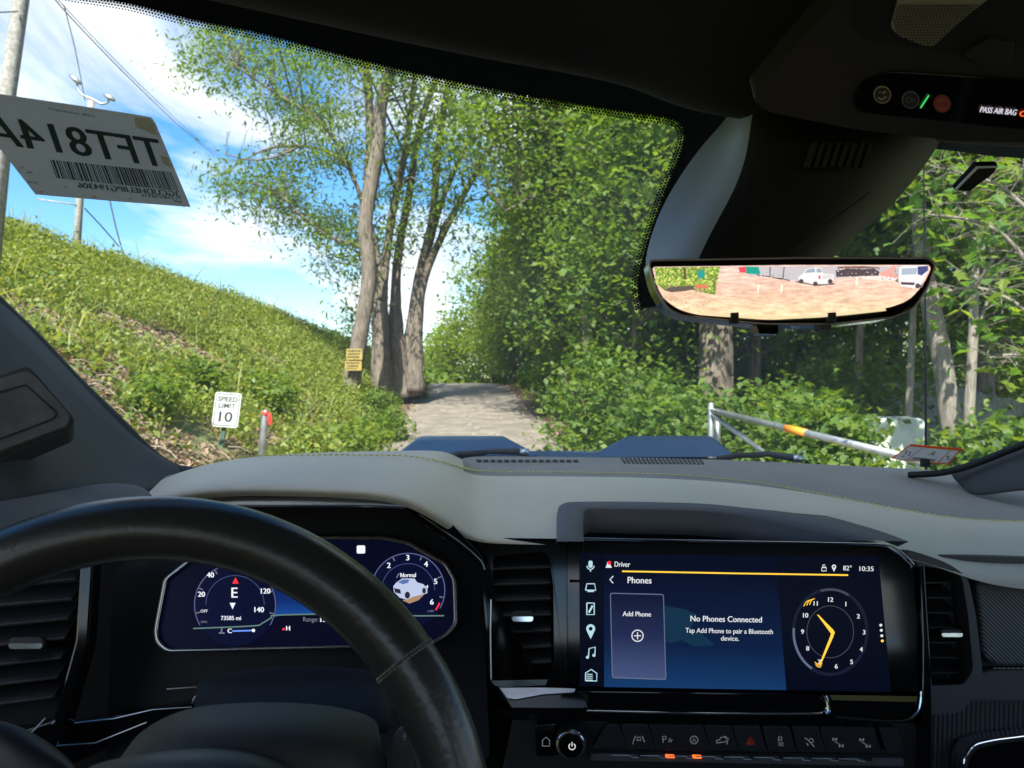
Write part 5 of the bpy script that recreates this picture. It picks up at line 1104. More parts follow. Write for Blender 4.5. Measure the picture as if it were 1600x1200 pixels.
mk('lower_highlights', *join([bead(P5, [(112, 1130), (180, 1122), (240, 1108), (300, 1104)], 2, .002), bead(P5, [(70, 1166), (150, 1160), (230, 1128)], 2, .0021), bead(P5, [(262, 1076), (316, 1072), (302, 1094)], 2, .0022)]), satin, dash)

# ---------------------------------------------------------------- switches under the screen
PS = Pl(1130, 1170, .755, -.12, .05)
t = thing('switch_panel', 'row of black slanted switches with small pictograms under the touchscreen', 'switch panel', tuple(PS.at(1130, 1170)))
plate('backing', PS, rp([(945, 1122), (1290, 1128), (1420, 1128), (1440, 1140), (1440, 1330), (760, 1330), (800, 1124)], 5), plast, t, -.010, .03, .003)
icm = em('icon_grey', (.30, .33, .37), .35)
names = ['lane', 'park', 'stop', 'tow', 'hazard', 'traction', 'descent', 'axle', 'axle2']
xs_ = [978, 1022, 1064, 1108, 1152, 1198, 1244, 1288, 1330]
keym = mat('key_black', (.013, .014, .016), .5, bump=(700, .15, .0003))
for i, x in enumerate(xs_):
    k = plate('switch', PS, rp([(x-8, 1130+i*.6), (x+34, 1131+i*.6), (x+46, 1172+i*.6), (x+2, 1170+i*.6)], 4), keym, t, .002, .02, .002)
    def IC(parts): mk('pictogram', *join(parts), icm if i != 4 else em('hazard_red', (.25, .02, .01), .4), k)
    cx, cy_ = x+20, 1153+i*.7; L_ = lambda pts, w=1.1, o=.0028: line(PS, [(cx+a, cy_+b) for a, b in pts], w, o)
    if i == 0: IC([L_([(-9, 5), (-5, -5)]), L_([(9, 5), (5, -5)]), L_([(-3, 2), (-2, -3), (2, -3), (3, 2), (-3, 2)]), L_([(-10, 7), (-8, 7)])])
    elif i == 1: IC([L_([(-6, 5), (-7, -5), (-2, -5), (-1, -1), (-6, 0)]), L_([(2, 4), (5, -2)]), L_([(5, 4), (8, 0)])])
    elif i == 2: IC([L_(circ(0, 0, 6, 14, full=False)), L_([(-2.5, 3), (0, -3), (2.5, 3)], 1.1, .003)])
    elif i == 3: IC([L_([(-9, 4), (-9, 0), (-4, -1), (-2, -5), (5, -5), (6, 2), (-9, 4)]), L_([(3, -7), (9, -3), (7, 6)], 1.1, .003)])
    elif i == 4: IC([L_([(-6, 5), (0, -6), (6, 5), (-6, 5)], 1.4), L_([(-3, 3), (0, -2), (3, 3), (-3, 3)], 1, .003)])
    elif i == 5: IC([L_([(-3, -2), (-2, -7), (2, -7), (3, -2), (-3, -2)]), L_([(-3, 1), (1, 3), (-3, 5), (1, 7)]), L_([(2, 1), (5, 3), (1, 5), (5, 7)], 1.1, .003)])
    elif i == 6: IC([L_([(-8, -6), (-4, -4), (2, 2), (7, 8)]), L_([(-1, -4), (4, -5), (6, 0), (1, 2)]), L_([(-5, 2), (-2, 6)])])
    else: IC([L_([(-8, -5), (-2, -5)]), L_([(-8, -7), (-8, -2)]), L_([(-2, -7), (-2, -2)]), L_([(2, 6), (8, 6)]), L_([(2, 3), (2, 8)]), L_([(8, 3), (8, 8)]), L_([(-5, -4), (-5, -1), (4, 4)], .8, .003)])
    led = plate('indicator', PS, rp([(x+17, 1177+i*.7), (x+31, 1177.5+i*.7), (x+32, 1181+i*.7), (x+18, 1181+i*.7)], 1.2), em('indicator_orange', (1, .14, .02), 1.6) if i in (1, 2) else keym, k, .004, .003)
for i in range(9):
    x = xs_[i]; mk('rail_edge', *bead(PS, [(x-22, 1176.5+i*.7), (x+6, 1176.8+i*.7), (x+10, 1180+i*.7), (x+20, 1180.5+i*.7)], 1.8, .005), satin, t)
plate('lower_rail', PS, rp([(925, 1177), (1410, 1184), (1412, 1196), (922, 1187)], 2), mat('rail_grey', (.10, .10, .105), .4), t, .002, .01, .001)
plate('end_key', PS, rp([(948, 1132), (966, 1130), (985, 1168), (925, 1168)], 4), keym, t, .001, .02, .002); plate('end_key', PS, rp([(1372, 1136), (1400, 1137), (1414, 1176), (1384, 1175)], 4), keym, t, .001, .02, .002)
hk = plate('home_button', PS, rp([(836, 1130), (868, 1128), (874, 1180), (838, 1182)], 6), gloss, t, .002, .02, .002); mk('pictogram', *line(PS, [(848, 1164), (848, 1155), (853.5, 1150), (859, 1155), (859, 1164), (848, 1164)], 1.3, .0028), icm, hk)
o = thing('volume_knob', 'round chrome ringed volume knob with a power mark, left of the switch row', 'knob', tuple(PS.at(894, 1162)))
c0 = Vector(PS.at(893, 1154)); nn_ = PS.n
def disc(name, c, r, h0, h1, m, par, r2=None): 
    a = nn_.orthogonal().normalized(); b = nn_.cross(a); A = [c+nn_*h1+(a*math.cos(q)+b*math.sin(q))*(r2 or r) for q in np.linspace(0, 2*math.pi, 40, endpoint=False)]; B = [c+nn_*h0+(a*math.cos(q)+b*math.sin(q))*r for q in np.linspace(0, 2*math.pi, 40, endpoint=False)]
    return mk(name, *prism_geo(A, B), m, par, bevel=.0008)
disc('body', c0, .0165, -.01, .014, plast, o, .0150); disc('chrome_ring', c0, .0148, .014, .0165, chrome, o, .0138); fc_ = disc('face', c0, .0118, .0165, .0172, gloss, o)
PKn = Pl(894, 1162, .7368, -.12, .05)
mk('power_mark', *join([line(PKn, circ(894, 1165, 5, 12, a0=-55, a1=235, full=False), 1.4, .002), line(PKn, [(894, 1165), (894, 1158)], 1.4, .0021)]), w2, o)

# ---------------------------------------------------------------- steering wheel
t = thing('steering_wheel', 'black leather steering wheel with a stitched seam on its right side', 'steering wheel', (-.203, .396, EYE-.255))
C0 = np.array([-.2029, .3964, EYE-.2548]); tl, yw, RR, r0 = .236, .0647, .1777, .0172
u_ = np.array([math.cos(yw), math.sin(yw), 0]); w0_ = np.array([-math.sin(yw), math.cos(yw), 0]); v_ = math.cos(tl)*np.array([0, 0, 1])+math.sin(tl)*w0_; n_ = np.cross(u_, v_)
na, nb2 = 160, 28; V = []
for i in range(na):
    a = 2*math.pi*i/na; rad = math.cos(a)*u_+math.sin(a)*v_
    for j in range(nb2):
        b = 2*math.pi*j/nb2; rr_ = r0*(1+.05*math.cos(2*b)); V.append(C0+rad*(RR+rr_*math.cos(b))+n_*rr_*1.02*math.sin(b))
mk('rim', V, [(i*nb2+j, ((i+1) % na)*nb2+j, ((i+1) % na)*nb2+(j+1) % nb2, i*nb2+(j+1) % nb2) for i in range(na) for j in range(nb2)], leather, t, smooth=True)
def rim_pt(a, b, k=1.0): rad = math.cos(a)*u_+math.sin(a)*v_; return C0+rad*(RR+r0*k*math.cos(b))+n_*r0*k*math.sin(b)
# seam groove with its cross stitches, where the seam shows at the right
best = min(np.linspace(0, 1.2, 400), key=lambda a: np.linalg.norm(np.array([800+F*rim_pt(a, 0)[0]/rim_pt(a, 0)[1], 600-F*(rim_pt(a, 0)[2]-EYE)/rim_pt(a, 0)[1]])-[684, 994]))
tube('seam', [rim_pt(best+.01*math.sin(b), b, 1.055) for b in np.linspace(0, 2*math.pi, 40)], .0006, rubber, t, n=5)
parts = []
for b in np.arange(0, 2*math.pi, .13):
    for s in (-1, 1): parts.append(tube_geo([rim_pt(best+.01*math.sin(b)-.008*s, b, 1.055), rim_pt(best+.01*math.sin(b), b+.05, 1.06), rim_pt(best+.01*math.sin(b)+.008*s*.6, b+.10, 1.055)], .00028, 4, cap=False))
mk('cross_stitches', *join(parts), thread2, t, stuff=True)
# hub cover
def dome(name, rows, m, sub=3, par=t): return grid(name, rows, m, par, sub, flip=True, solid=.004)
hubm = mat('hub_leather', (.040, .039, .039), .6, bump=(900, .4, .0004))
dome('hub_cover', [[(90, 1300, .40), (150, 1220, .40), (178, 1188, .41), (200, 1160, .43), (205, 1150, .46)], [(170, 1300, .385), (215, 1200, .39), (235, 1150, .40), (262, 1118, .425), (268, 1108, .46)],
    [(300, 1300, .375), (310, 1190, .38), (320, 1140, .39), (338, 1103, .42), (340, 1096, .46)], [(440, 1300, .375), (440, 1190, .38), (440, 1140, .39), (440, 1100, .42), (440, 1093, .46)],
    [(560, 1300, .385), (550, 1200, .39), (545, 1150, .40), (540, 1108, .43), (538, 1101, .46)], [(640, 1300, .41), (612, 1210, .42), (604, 1170, .43), (596, 1135, .45), (594, 1120, .47)]], hubm)
dome('hub_badge_pad', [[(60, 1320, .37), (100, 1235, .372), (128, 1200, .385), (135, 1192, .40)], [(200, 1320, .355), (210, 1215, .36), (222, 1183, .372), (226, 1172, .39)],
    [(330, 1320, .35), (330, 1205, .355), (330, 1172, .368), (330, 1162, .39)], [(430, 1320, .355), (425, 1215, .36), (420, 1185, .372), (418, 1174, .39)], [(520, 1320, .365), (490, 1240, .37), (472, 1210, .382), (468, 1200, .395)]], mat('badge_grey', (.07, .07, .072), .5, bump=(700, .2, .0003)))
dome('spoke', [[(-80, 1125, .42), (-60, 1150, .41), (-60, 1250, .41)], [(0, 1128, .42), (10, 1150, .405), (10, 1250, .40)], [(50, 1150, .42), (60, 1175, .405), (60, 1260, .40)], [(100, 1190, .42), (130, 1205, .405), (130, 1270, .40)]], plast, 3)
o = grid('column_cover', [[(300, 1075, .60), (310, 1100, .55), (280, 1160, .52)], [(340, 1052, .62), (350, 1075, .56), (340, 1150, .52)], [(450, 1044, .63), (450, 1066, .57), (450, 1150, .52)], [(570, 1046, .62), (570, 1068, .56), (575, 1150, .52)], [(610, 1062, .61), (612, 1082, .56), (620, 1160, .52)]], mat('column_black', (.003, .003, .004), .5, spec=.15), dash, 3, solid=.004, flip=True)
PD = Pl(625, 1165, .43, 0, .2)
o = plate('shift_paddle', PD, rp([(600, 1260), (606, 1170), (616, 1145), (632, 1134), (646, 1140), (652, 1170), (654, 1260)], 10, 6), mat('paddle_grey', (.06, .06, .062), .55, bump=(700, .2, .0003)), None, .0, .008, .002); tag(o, 'grey shift paddle with a small plus sign behind the right side of the wheel', 'paddle')
mk('plus_mark', *join([line(PD, [(629, 1150), (637, 1149)], 1.4, .0008), line(PD, [(633.5, 1143), (632.5, 1156)], 1.4, .0009)]), mat('mark_white', (.6, .6, .6), .5), o)
#tube('column_stalk', [W(120, 1010, .62), W(185, 1000, .66), W(240, 1000, .72)], [.006, .009, .012], gloss, dash, n=12)

# ---------------------------------------------------------------- overhead console
PO = Pl(1400, 90, .50, .0, -1.6)
t = thing('overhead_console', 'black overhead console with a ribbed lamp, round call buttons and an airbag light', 'console', tuple(PO.at(1400, 90)))
oc = mat('console_black', (.020, .020, .021), .6, bump=(700, .2, .0003))
plate('body', PO, rp([(1172, 150), (1318, -20), (1340, -120), (1800, -120), (1800, 222), (1480, 214), (1330, 196), (1200, 170)], [14, 10, 5, 5, 5, 10, 20, 14]), oc, t, .004, .02, .004)
plate('lamp_recess', PO, rp([(1330, 30), (1345, -40), (1700, -60), (1700, 60), (1480, 75), (1350, 56)], 12), mat('recess_black', (.010, .010, .010), .6), t, .0048, .002)
lens = mat('lamp_lens', (.42, .40, .39), .3); lp_ = rp([(1388, 34), (1402, -20), (1600, -60), (1500, 20), (1452, 64), (1440, 62), (1400, 46)], 5)
o = plate('lamp_lens', PO, lp_, lens, t, .0065, .003, .0005)
V, Fc = [], []
def inpoly(x, y, P):
    c = False; j = len(P)-1
    for i in range(len(P)):
        if (P[i][1] > y) != (P[j][1] > y) and x < (P[j][0]-P[i][0])*(y-P[i][1])/(P[j][1]-P[i][1])+P[i][0]: c = not c
        j = i
    return c
for a in range(36):
    for b in range(20):
        x, y = 1385+a*5.2+b*1.2, -6+b*4.2
        if inpoly(x, y, lp_) and y > -6:
            q = len(V); V += [PO.at(x-1.5, y-.9, .0068), PO.at(x+1.5, y-.9, .0068), PO.at(x+1.5, y+.9, .0068), PO.at(x-1.5, y+.9, .0068), PO.at(x, y, .0078)]; Fc += [(q, q+1, q+4), (q+1, q+2, q+4), (q+2, q+3, q+4), (q+3, q, q+4)]
mk('lens_beads', V, Fc, mat('bead_grey', (.03, .03, .03), .3), t, stuff=True)
plate('switch_rocker', PO, rp([(1500, 75), (1540, 50), (1580, 58), (1572, 90), (1530, 92)], 6), oc, t, .007, .004, .001)
bp_ = plate('button_strip', PO, rp([(1328, 150), (1345, 120), (1390, 104), (1800, 130), (1800, 215), (1560, 192), (1340, 168)], 8), gloss, t, .0055, .003, .001)
def BTN(x, y, m, g):
    ring('call_button', PO, circ(x, y, 13.5, 28), circ(x, y, 12, 28), m, t, .0063, .0005)
    b = plate('call_button', PO, circ(x, y, 11.6, 28), mat('button_face', (.03, .03, .032), .5), t, .0062, .0005); g(b, m)
k1 = mat('print_cream', (.50, .46, .36), .6); k2 = mat('print_blue', (.18, .24, .32), .6); k3 = mat('print_red', (.50, .12, .10), .6)
BTN(1375, 139, k1, lambda b, m: mk('pictogram', *join([line(PO, [(1368, 142), (1374, 146), (1381, 141)], 3, .0066), line(PO, [(1375, 136), (1380, 133)], 3, .0066), line(PO, [(1370, 135), (1372, 133)], 2, .0067)]), m, b))
def on(b, m): text(PO, 'On', 1419, 147, 9, m, b, .0066, rot=0, name='pictogram')
BTN(1419, 147, k2, on)
def sos(b, m): plate('button_fill', PO, circ(1468, 153, 11, 28), m, b, .0065, .0002); text(PO, 'SOS', 1468, 153, 6.5, mat('print_dark', (.06, .02, .02), .6), b, .0069, name='pictogram')
BTN(1468, 153, k3, sos)
mk('green_bar', *line(PO, [(1434, 159), (1447, 139)], 2.4, .0066), em('led_green', (.05, .6, .12), .9), t)
text(PO, 'PASS AIR BAG', 1555, 164, 9, em('led_white', (.7, .65, .75), .8), t, .0066, rot=5, width=56, bold=.3, shear=(-.25, 0)); text(PO, 'OFF', 1600, 169, 9, em('led_orange', (1, .12, .02), 1.1), t, .0066, rot=5, width=24, bold=.4, shear=(-.25, 0))

# ---------------------------------------------------------------- mirror and its sensor housing
t = thing('sensor_housing', 'black moulded housing between headliner and mirror with a slotted vent', 'housing', tuple(W(1230, 300, .62)))
hm = mat('housing_black', (.008, .008, .008), .65, spec=.2, bump=(700, .15, .0003)); hs_ = mat('housing_side_skylit', (.30, .36, .42), .45)  # left side of the black shell coloured pale blue as sky light
rowsA = [[(1150, 160, .655), (1132, 190, .66), (1098, 225, .67), (1062, 275, .675), (1030, 330, .675), (1012, 385, .67), (1005, 425, .66)],
         [(1158, 165, .63), (1148, 192, .63), (1138, 235, .64), (1110, 290, .645), (1075, 340, .645), (1045, 390, .64), (1030, 430, .63)],
         [(1170, 168, .60), (1165, 195, .60), (1160, 240, .605), (1145, 290, .61), (1115, 340, .61), (1085, 395, .60), (1070, 430, .60)],
         [(1230, 170, .585), (1230, 200, .58), (1230, 250, .58), (1220, 300, .58), (1205, 350, .585), (1190, 395, .59), (1180, 430, .59)],
         [(1365, 180, .59), (1360, 210, .58), (1350, 260, .58), (1330, 300, .585), (1300, 350, .59), (1270, 390, .60), (1250, 430, .60)],
         [(1455, 190, .62), (1440, 215, .61), (1418, 262, .615), (1385, 305, .62), (1345, 345, .625), (1305, 385, .63), (1270, 425, .63)],
         [(1485, 195, .69), (1470, 220, .68), (1440, 268, .69), (1402, 312, .69), (1360, 350, .69), (1315, 388, .69), (1275, 430, .69)]]
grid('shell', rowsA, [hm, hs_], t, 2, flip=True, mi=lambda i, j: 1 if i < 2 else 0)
PH2 = Pl(1310, 240, .578, 0, .1)
for i in range(8):
    x = 1272+i*12.4; plate('vent_slot', Pl(1310, 240, .570, 0, -.1), rp([(x, 222), (x+6, 222.5), (x-7, 262), (x-13, 260)], 1.5), slot, t, .0, .006)
tube('split_line', spline([W(1360, 300, .583), W(1320, 330, .587), W(1270, 366, .590), W(1235, 396, .592)], 4), .0007, rubber, t, n=4)
PM = Pl(1240, 450, .55, .0, .06)
t = thing('rear_view_mirror', 'wide frameless rear view mirror showing a gravel lot with parked vehicles', 'mirror', tuple(PM.at(1240, 450)))
mo = rp([(1012, 406), (1240, 402), (1452, 402), (1462, 412), (1452, 446), (1428, 484), (1396, 497), (1300, 508), (1190, 508), (1062, 494), (1040, 482), (1020, 446)], [8, 5, 8, 5, 12, 16, 10, 20, 20, 12, 14, 14])
ctr = (1238, 455)
plate('housing', PM, mo, gloss, t, .0, .022, .004)
ring('rim', PM, mo, [(ctr[0]+(x-ctr[0])*.988, ctr[1]+(y-ctr[1])*.955) for x, y in mo], mat('rim_satin', (.25, .25, .26), .3, .6), t, .0015, .004, .001)
sp_ = rp([(1019, 418), (1240, 415), (1449, 415), (1452, 421), (1440, 446), (1418, 470), (1392, 480), (1300, 495), (1200, 500), (1090, 492), (1060, 484), (1036, 466), (1026, 446)], [4, 4, 4, 4, 12, 12, 10, 20, 20, 10, 14, 10, 10])
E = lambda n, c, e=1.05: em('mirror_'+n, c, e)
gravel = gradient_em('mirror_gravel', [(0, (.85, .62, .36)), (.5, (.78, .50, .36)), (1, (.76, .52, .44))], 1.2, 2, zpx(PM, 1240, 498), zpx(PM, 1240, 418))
# grain in the displayed gravel
nt = gravel.node_tree; rmp = [n for n in nt.nodes if n.type == 'VALTORGB'][0]; g_ = [n for n in nt.nodes if n.type == 'NEW_GEOMETRY'][0]
mpn = nt.nodes.new('ShaderNodeMapping'); mpn.inputs['Scale'].default_value = (60, 60, 260); nz_ = nt.nodes.new('ShaderNodeTexNoise'); nz_.inputs['Scale'].default_value = 2; nz_.inputs['Detail'].default_value = 6; nt.links.new(g_.outputs['Position'], mpn.inputs[0]); nt.links.new(mpn.outputs[0], nz_.inputs['Vector'])
mr2 = nt.nodes.new('ShaderNodeMapRange'); mr2.inputs[1].default_value = .3; mr2.inputs[2].default_value = .7; mr2.inputs[3].default_value = .62; mr2.inputs[4].default_value = 1.1; nt.links.new(nz_.outputs['Fac'], mr2.inputs[0])
mlt = nt.nodes.new('ShaderNodeMix'); mlt.data_type = 'RGBA'; mlt.blend_type = 'MULTIPLY'; mlt.inputs['Factor'].default_value = 1; nt.links.new(rmp.outputs[0], mlt.inputs['A']); nt.links.new(mr2.outputs[0], mlt.inputs['B']); nt.links.new(mlt.outputs['Result'], nt.nodes['Principled BSDF'].inputs['Emission Color'])
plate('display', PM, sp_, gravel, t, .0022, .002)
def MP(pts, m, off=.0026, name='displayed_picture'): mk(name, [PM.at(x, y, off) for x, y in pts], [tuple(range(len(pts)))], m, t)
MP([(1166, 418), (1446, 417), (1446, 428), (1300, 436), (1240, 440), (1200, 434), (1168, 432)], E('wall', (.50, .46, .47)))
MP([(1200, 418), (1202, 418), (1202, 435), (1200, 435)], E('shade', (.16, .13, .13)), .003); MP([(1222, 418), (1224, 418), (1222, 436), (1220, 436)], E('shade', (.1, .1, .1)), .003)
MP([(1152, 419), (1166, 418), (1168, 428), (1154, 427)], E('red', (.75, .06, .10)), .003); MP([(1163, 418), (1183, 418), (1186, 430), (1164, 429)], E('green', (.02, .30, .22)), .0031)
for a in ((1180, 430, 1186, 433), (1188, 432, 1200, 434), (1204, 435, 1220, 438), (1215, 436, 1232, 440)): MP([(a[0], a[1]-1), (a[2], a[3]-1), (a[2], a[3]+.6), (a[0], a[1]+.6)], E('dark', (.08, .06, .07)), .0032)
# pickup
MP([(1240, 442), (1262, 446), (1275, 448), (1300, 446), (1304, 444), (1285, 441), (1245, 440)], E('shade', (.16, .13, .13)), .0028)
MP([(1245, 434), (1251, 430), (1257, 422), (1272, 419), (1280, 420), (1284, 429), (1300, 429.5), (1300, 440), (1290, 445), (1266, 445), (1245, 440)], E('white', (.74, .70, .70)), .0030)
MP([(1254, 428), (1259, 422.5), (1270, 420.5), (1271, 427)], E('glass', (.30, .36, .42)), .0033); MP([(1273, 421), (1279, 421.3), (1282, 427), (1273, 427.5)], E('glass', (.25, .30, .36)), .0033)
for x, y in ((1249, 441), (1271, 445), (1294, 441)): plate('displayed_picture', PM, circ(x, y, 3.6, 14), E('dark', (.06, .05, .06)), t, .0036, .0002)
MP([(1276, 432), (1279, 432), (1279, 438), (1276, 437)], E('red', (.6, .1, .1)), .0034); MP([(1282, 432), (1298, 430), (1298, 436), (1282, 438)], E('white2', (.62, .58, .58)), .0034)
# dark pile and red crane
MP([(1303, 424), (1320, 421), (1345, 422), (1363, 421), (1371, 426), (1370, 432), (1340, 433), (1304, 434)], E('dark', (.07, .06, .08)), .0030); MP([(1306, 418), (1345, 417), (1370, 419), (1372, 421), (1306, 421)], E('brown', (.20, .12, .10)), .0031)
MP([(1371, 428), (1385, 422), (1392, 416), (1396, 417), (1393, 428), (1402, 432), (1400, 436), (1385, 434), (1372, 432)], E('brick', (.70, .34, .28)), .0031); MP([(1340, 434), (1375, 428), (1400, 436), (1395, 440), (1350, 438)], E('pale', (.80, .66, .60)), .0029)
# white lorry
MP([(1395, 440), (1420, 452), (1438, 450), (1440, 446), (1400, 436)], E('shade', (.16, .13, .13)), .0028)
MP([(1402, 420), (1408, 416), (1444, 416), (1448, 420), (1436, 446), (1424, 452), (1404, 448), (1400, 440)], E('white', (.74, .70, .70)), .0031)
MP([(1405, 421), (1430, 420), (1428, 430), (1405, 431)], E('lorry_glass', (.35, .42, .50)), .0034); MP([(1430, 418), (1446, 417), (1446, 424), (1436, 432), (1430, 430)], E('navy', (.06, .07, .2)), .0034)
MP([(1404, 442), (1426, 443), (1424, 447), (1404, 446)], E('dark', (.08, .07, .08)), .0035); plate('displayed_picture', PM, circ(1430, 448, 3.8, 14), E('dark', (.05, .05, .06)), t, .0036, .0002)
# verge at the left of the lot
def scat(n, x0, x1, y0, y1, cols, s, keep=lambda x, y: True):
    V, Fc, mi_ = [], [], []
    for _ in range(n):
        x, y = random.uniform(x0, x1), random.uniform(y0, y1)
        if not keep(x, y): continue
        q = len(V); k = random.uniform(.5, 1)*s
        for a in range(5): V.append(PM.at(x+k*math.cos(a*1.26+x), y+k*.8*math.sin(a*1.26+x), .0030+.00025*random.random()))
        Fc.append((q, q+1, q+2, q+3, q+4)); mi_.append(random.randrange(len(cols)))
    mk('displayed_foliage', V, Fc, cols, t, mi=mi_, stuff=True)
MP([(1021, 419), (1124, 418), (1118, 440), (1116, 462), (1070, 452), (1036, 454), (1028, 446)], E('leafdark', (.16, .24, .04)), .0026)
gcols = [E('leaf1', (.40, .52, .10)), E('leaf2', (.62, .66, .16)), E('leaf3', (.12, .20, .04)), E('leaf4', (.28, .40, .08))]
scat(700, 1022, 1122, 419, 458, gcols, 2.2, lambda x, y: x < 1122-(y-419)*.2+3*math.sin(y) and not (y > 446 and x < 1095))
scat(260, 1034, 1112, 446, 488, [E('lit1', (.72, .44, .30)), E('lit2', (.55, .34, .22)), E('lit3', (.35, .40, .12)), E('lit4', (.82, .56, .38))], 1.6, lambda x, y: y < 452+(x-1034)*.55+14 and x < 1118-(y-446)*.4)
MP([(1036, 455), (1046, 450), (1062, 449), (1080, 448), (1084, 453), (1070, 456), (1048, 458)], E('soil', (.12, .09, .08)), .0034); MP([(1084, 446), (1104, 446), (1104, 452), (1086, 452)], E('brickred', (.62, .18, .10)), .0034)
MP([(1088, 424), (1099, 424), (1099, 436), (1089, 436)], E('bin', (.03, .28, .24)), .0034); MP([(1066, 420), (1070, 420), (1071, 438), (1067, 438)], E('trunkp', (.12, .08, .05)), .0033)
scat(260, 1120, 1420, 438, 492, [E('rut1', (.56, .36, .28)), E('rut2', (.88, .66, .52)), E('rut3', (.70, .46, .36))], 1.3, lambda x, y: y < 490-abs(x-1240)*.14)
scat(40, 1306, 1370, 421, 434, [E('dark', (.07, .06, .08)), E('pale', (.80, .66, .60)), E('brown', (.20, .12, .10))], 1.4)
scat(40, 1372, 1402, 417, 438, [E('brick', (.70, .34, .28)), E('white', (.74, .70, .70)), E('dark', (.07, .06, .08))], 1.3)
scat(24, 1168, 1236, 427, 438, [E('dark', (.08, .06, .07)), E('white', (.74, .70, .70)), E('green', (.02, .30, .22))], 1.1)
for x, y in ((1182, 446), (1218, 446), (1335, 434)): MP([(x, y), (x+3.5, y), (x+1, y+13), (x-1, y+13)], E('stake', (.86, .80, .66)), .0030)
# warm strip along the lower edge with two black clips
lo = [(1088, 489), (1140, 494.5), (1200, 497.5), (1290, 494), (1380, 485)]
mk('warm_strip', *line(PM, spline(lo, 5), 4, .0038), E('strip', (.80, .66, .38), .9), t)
for x, y in ((1145, 498), (1296, 498)): plate('clip', PM, rp([(x-6, y-8), (x+7, y-9), (x+7, y+8), (x-6, y+8)], 2), rubber, t, .0045, .006, .001)
plate('tab', PM, rp([(1183, 505), (1220, 506), (1220, 521), (1188, 520)], 3), gloss, t, -.004, .012, .002); plate('tab', PM, rp([(1282, 504), (1302, 503), (1301, 514), (1286, 514)], 3), plast, t, -.002, .012, .002)

# ---------------------------------------------------------------- things stuck on the glass
class Patch:
    """bilinear sheet lying on the glass; px,py here are read in the sheet's own corner frame"""
    def __init__(s, corners, off=.003): s.c = [on_glass(*p, off) for p in corners]; s.px = corners; a = s.c[1]-s.c[0]; b = s.c[3]-s.c[0]; n = np.cross(a, b); n /= np.linalg.norm(n); s.n = n if n[1] < 0 else -n
    def uv(s, u, v, off=0): return (s.c[0]*(1-u)+s.c[1]*u)*(1-v)+(s.c[3]*(1-u)+s.c[2]*u)*v+s.n*off
paper = mat('paper', (.60, .58, .52), .8, var=(9, (.66, .64, .58), .4, .6))
_nt = paper.node_tree; _p = _nt.nodes['Principled BSDF']; _t = _nt.nodes.new('ShaderNodeBsdfTranslucent'); _t.inputs[0].default_value = (.70, .69, .64, 1); _m = _nt.nodes.new('ShaderNodeMixShader'); _m.inputs[0].default_value = .5
_o = _nt.nodes['Material Output']; _nt.links.new(_p.outputs[0], _m.inputs[1]); _nt.links.new(_t.outputs[0], _m.inputs[2]); _nt.links.new(_m.outputs[0], _o.inputs[0]); pink = mat('print_green_black', (.035, .07, .06), .7); stain = mat('paper_stain', (.80, .79, .75), .8)
t = thing('paper_plate', 'paper registration sheet seen from behind with mirrored characters and a barcode', 'paper', tuple(on_glass(150, 230, .004)))
G = Patch([(-95, 128), (240, 178), (297, 318), (55, 298)], .004)
# outline runs past the left edge of the picture
def guv(x, y):
    """photo pixel to the sheet's u,v"""
    a, b, c, d = [np.array(p, float) for p in G.px]; u = v = .5
    for _ in range(25):
        p = (a*(1-u)+b*u)*(1-v)+(d*(1-u)+c*u)*v; du = (b-a)*(1-v)+(c-d)*v; dv = (d-a)*(1-u)+(c-b)*u
        J = np.array([du, dv]).T; s = np.linalg.solve(J, np.array([x, y])-p); u += s[0]; v += s[1]
    return u, v
class GPl:
    def at(s, x, y, off=0): u, v = guv(x, y); return G.uv(u, v, off)
GQ = GPl()
ol = [(-95, 128), (0, 141), (120, 159), (228, 176), (236, 178), (242, 186), (297, 318), (180, 309), (55, 298), (-20, 203), (-70, 158)]
mk('sheet', *prism_geo([GQ.at(*p) for p in ol], [GQ.at(*p, -.0006) for p in ol]), paper, t)
def gtext(s, x0, y0, x1, y1, h, m, bold=0, wide=None):
    """mirrored text from its left end (x0,y0) to its right end (x1,y1) in the photo"""
    Vt, Ft = textmesh(s); a, b = Vt[:, 0].min(), Vt[:, 0].max(); c, d = Vt[:, 1].min(), Vt[:, 1].max(); V = []; Fa = []
    sl = .36                                          # slant of the sheet's upright direction
    for bx in ([0] if not bold else (-bold, 0, bold)):
        o = len(V)
        for X, Y, _ in Vt:
            f = 1-(X-a)/(b-a); g = (Y-(c+d)/2)/(d-c)*h; V.append(GQ.at(x0+(x1-x0)*f-g*sl+bx, y0+(y1-y0)*f-g, .0005+(bx+bold)*.00002))
        Fa += [tuple(i+o for i in q) for q in Ft]
    mk('lettering', V, Fa, m, t)
gtext('TFT814A', -32, 186, 249, 228, 44, pink, 1.6)
gtext('3GCUDHEL8PG194306', 112, 278, 277, 294, 10, pink, .5); gtext('T1 CHEV SILV15', 214, 296, 281, 302, 5, pink, .3); gtext('NW', 268, 306, 281, 308, 4.5, pink, .2)
gtext('CDK /evisiaGqoV', 62, 159, 137, 172, 4.5, pink, .1); gtext('FOR', 38, 273, 52, 275, 4, pink, .1)
random.seed(21); x = 66.0; parts = []
while x < 262:
    w = random.choice([1.2, 1.2, 2.2, 3.2]); y = 235+(x-66)*.113
    parts.append(prism_geo([GQ.at(x, y, .0006), GQ.at(x+w, y+.2, .0006), GQ.at(x+w+13, y+31+w*.1, .0006), GQ.at(x+13, y+31, .0006)], [GQ.at(x, y, .0003), GQ.at(x+w, y+.2, .0003), GQ.at(x+w+13, y+31+w*.1, .0003), GQ.at(x+13, y+31, .0003)]))
    x += w+random.choice([1.3, 1.6, 2.6])
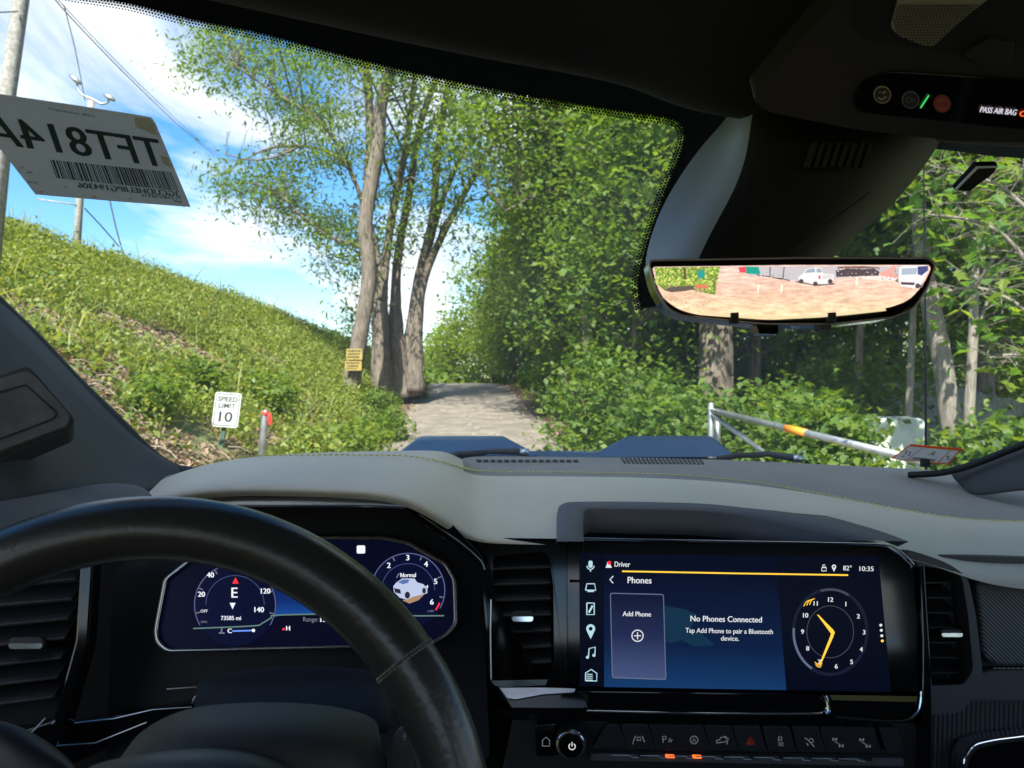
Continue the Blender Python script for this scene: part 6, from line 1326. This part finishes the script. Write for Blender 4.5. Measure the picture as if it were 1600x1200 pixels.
mk('barcode', *join(parts), pink, t, stuff=True)
for pts in ([(205, 175), (228, 178), (238, 184), (243, 200), (232, 199), (224, 194), (214, 192), (205, 188)], [(246, 231), (258, 233), (266, 250), (254, 246), (248, 242)]): mk('water_stain', *prism_geo([GQ.at(*p, .0003) for p in pts], [GQ.at(*p, .0001) for p in pts]), stain, t)
for p in ((38, 257), (95, 283), (140, 300), (196, 303), (120, 262), (26, 248), (60, 292), (170, 290)): o = circ(*p, 4, 7, 1.8); mk('scuff', *prism_geo([GQ.at(*q, .0004) for q in o], [GQ.at(*q, .0002) for q in o]), mat('scuff_pale', (.62, .60, .56), .8), t)
# toll tag
tgm = [(1487, 289), (1521, 252), (1554, 251), (1548, 262), (1510, 291)]
t = thing('toll_tag', 'small black tag with a pale edge stuck high on the right of the windshield', 'tag', tuple(on_glass(1520, 272, .004)))
mk('tag_body', *prism_geo([on_glass(*p, .008) for p in tgm], [on_glass(*p, .001) for p in tgm]), frit, t)
mk('pale_edge', *prism_geo([on_glass(*p, .009) for p in ((1486, 288), (1520, 251), (1554, 250), (1553, 253), (1522, 254), (1489, 289))], [on_glass(*p, .0082) for p in ((1486, 288), (1520, 251), (1554, 250), (1553, 253), (1522, 254), (1489, 289))]), mat('edge_white', (.8, .82, .82), .5), t)
# inspection card
t = thing('inspection_card', 'white orange bordered card with a mirrored letter A, low on the glass', 'card', tuple(on_glass(1450, 706, .003)))
G = Patch([(1423, 690), (1504, 697), (1481, 722), (1392, 712)], .006)
orange = mat('card_orange', (.85, .24, .08), .6); cardw = mat('card_white', (.80, .78, .75), .7)
for _w in (orange, cardw):
    _nt = _w.node_tree; _p = _nt.nodes['Principled BSDF']; _t = _nt.nodes.new('ShaderNodeBsdfTranslucent'); _t.inputs[0].default_value = _p.inputs['Base Color'].default_value[:]; _m = _nt.nodes.new('ShaderNodeMixShader'); _m.inputs[0].default_value = .6
    _o = _nt.nodes['Material Output']; _nt.links.new(_p.outputs[0], _m.inputs[1]); _nt.links.new(_t.outputs[0], _m.inputs[2]); _nt.links.new(_m.outputs[0], _o.inputs[0])
_o4 = ((0, 0), (1, 0), (1, 1), (0, 1)); _i4 = ((.02, .12), (.97, .12), (.965, .90), (.03, .95))
mk('border', [G.uv(u, v) for u, v in _o4+_i4]+[G.uv(u, v, -.001) for u, v in _o4+_i4], [(k, (k+1) % 4, 4+(k+1) % 4, 4+k) for k in range(4)]+[(8+k, 12+k, 12+(k+1) % 4, 8+(k+1) % 4) for k in range(4)]+[(k, 8+k, 8+(k+1) % 4, (k+1) % 4) for k in range(4)], orange, t)
mk('face', *prism_geo([G.uv(u, v, .0006) for u, v in ((.02, .12), (.97, .12), (.965, .90), (.03, .98))], [G.uv(u, v, .0002) for u, v in ((.02, .12), (.97, .12), (.965, .90), (.03, .98))]), cardw, t)
for u in (.27, .80): mk('rule', *prism_geo([G.uv(a, b, .001) for a, b in ((u, .12), (u+.015, .12), (u+.015, .95), (u, .95))], [G.uv(a, b, .0007) for a, b in ((u, .12), (u+.015, .12), (u+.015, .95), (u, .95))]), orange, t)
Vt, Ft = textmesh('A'); mk('lettering', [G.uv(.56-(x_)*.16, .42-y_*.42, .001) for x_, y_, _ in Vt], Ft, signb, t)
for k_ in range(9): u0 = .33+k_*.045; mk('lettering', *prism_geo([G.uv(a_, b_, .001) for a_, b_ in ((u0, .74), (u0+.03, .74), (u0+.028, .88), (u0+.004, .88))], [G.uv(a_, b_, .0007) for a_, b_ in ((u0, .74), (u0+.03, .74), (u0+.028, .88), (u0+.004, .88))]), signb, t)
for u0, v0 in ((.06, .38), (.10, .52), (.15, .44), (.19, .60), (.12, .72), (.85, .45), (.89, .58)): mk('mark', *prism_geo([G.uv(a_, b_, .001) for a_, b_ in ((u0, v0), (u0+.035, v0), (u0+.03, v0+.08), (u0, v0+.08))], [G.uv(a_, b_, .0007) for a_, b_ in ((u0, v0), (u0+.035, v0), (u0+.03, v0+.08), (u0, v0+.08))]), signb, t)
plate('stand', Pl(1447, 722, 1.25, 0, 0), [(1443, 717), (1453, 717), (1454, 730), (1442, 730)], rubber, t, 0, .01)
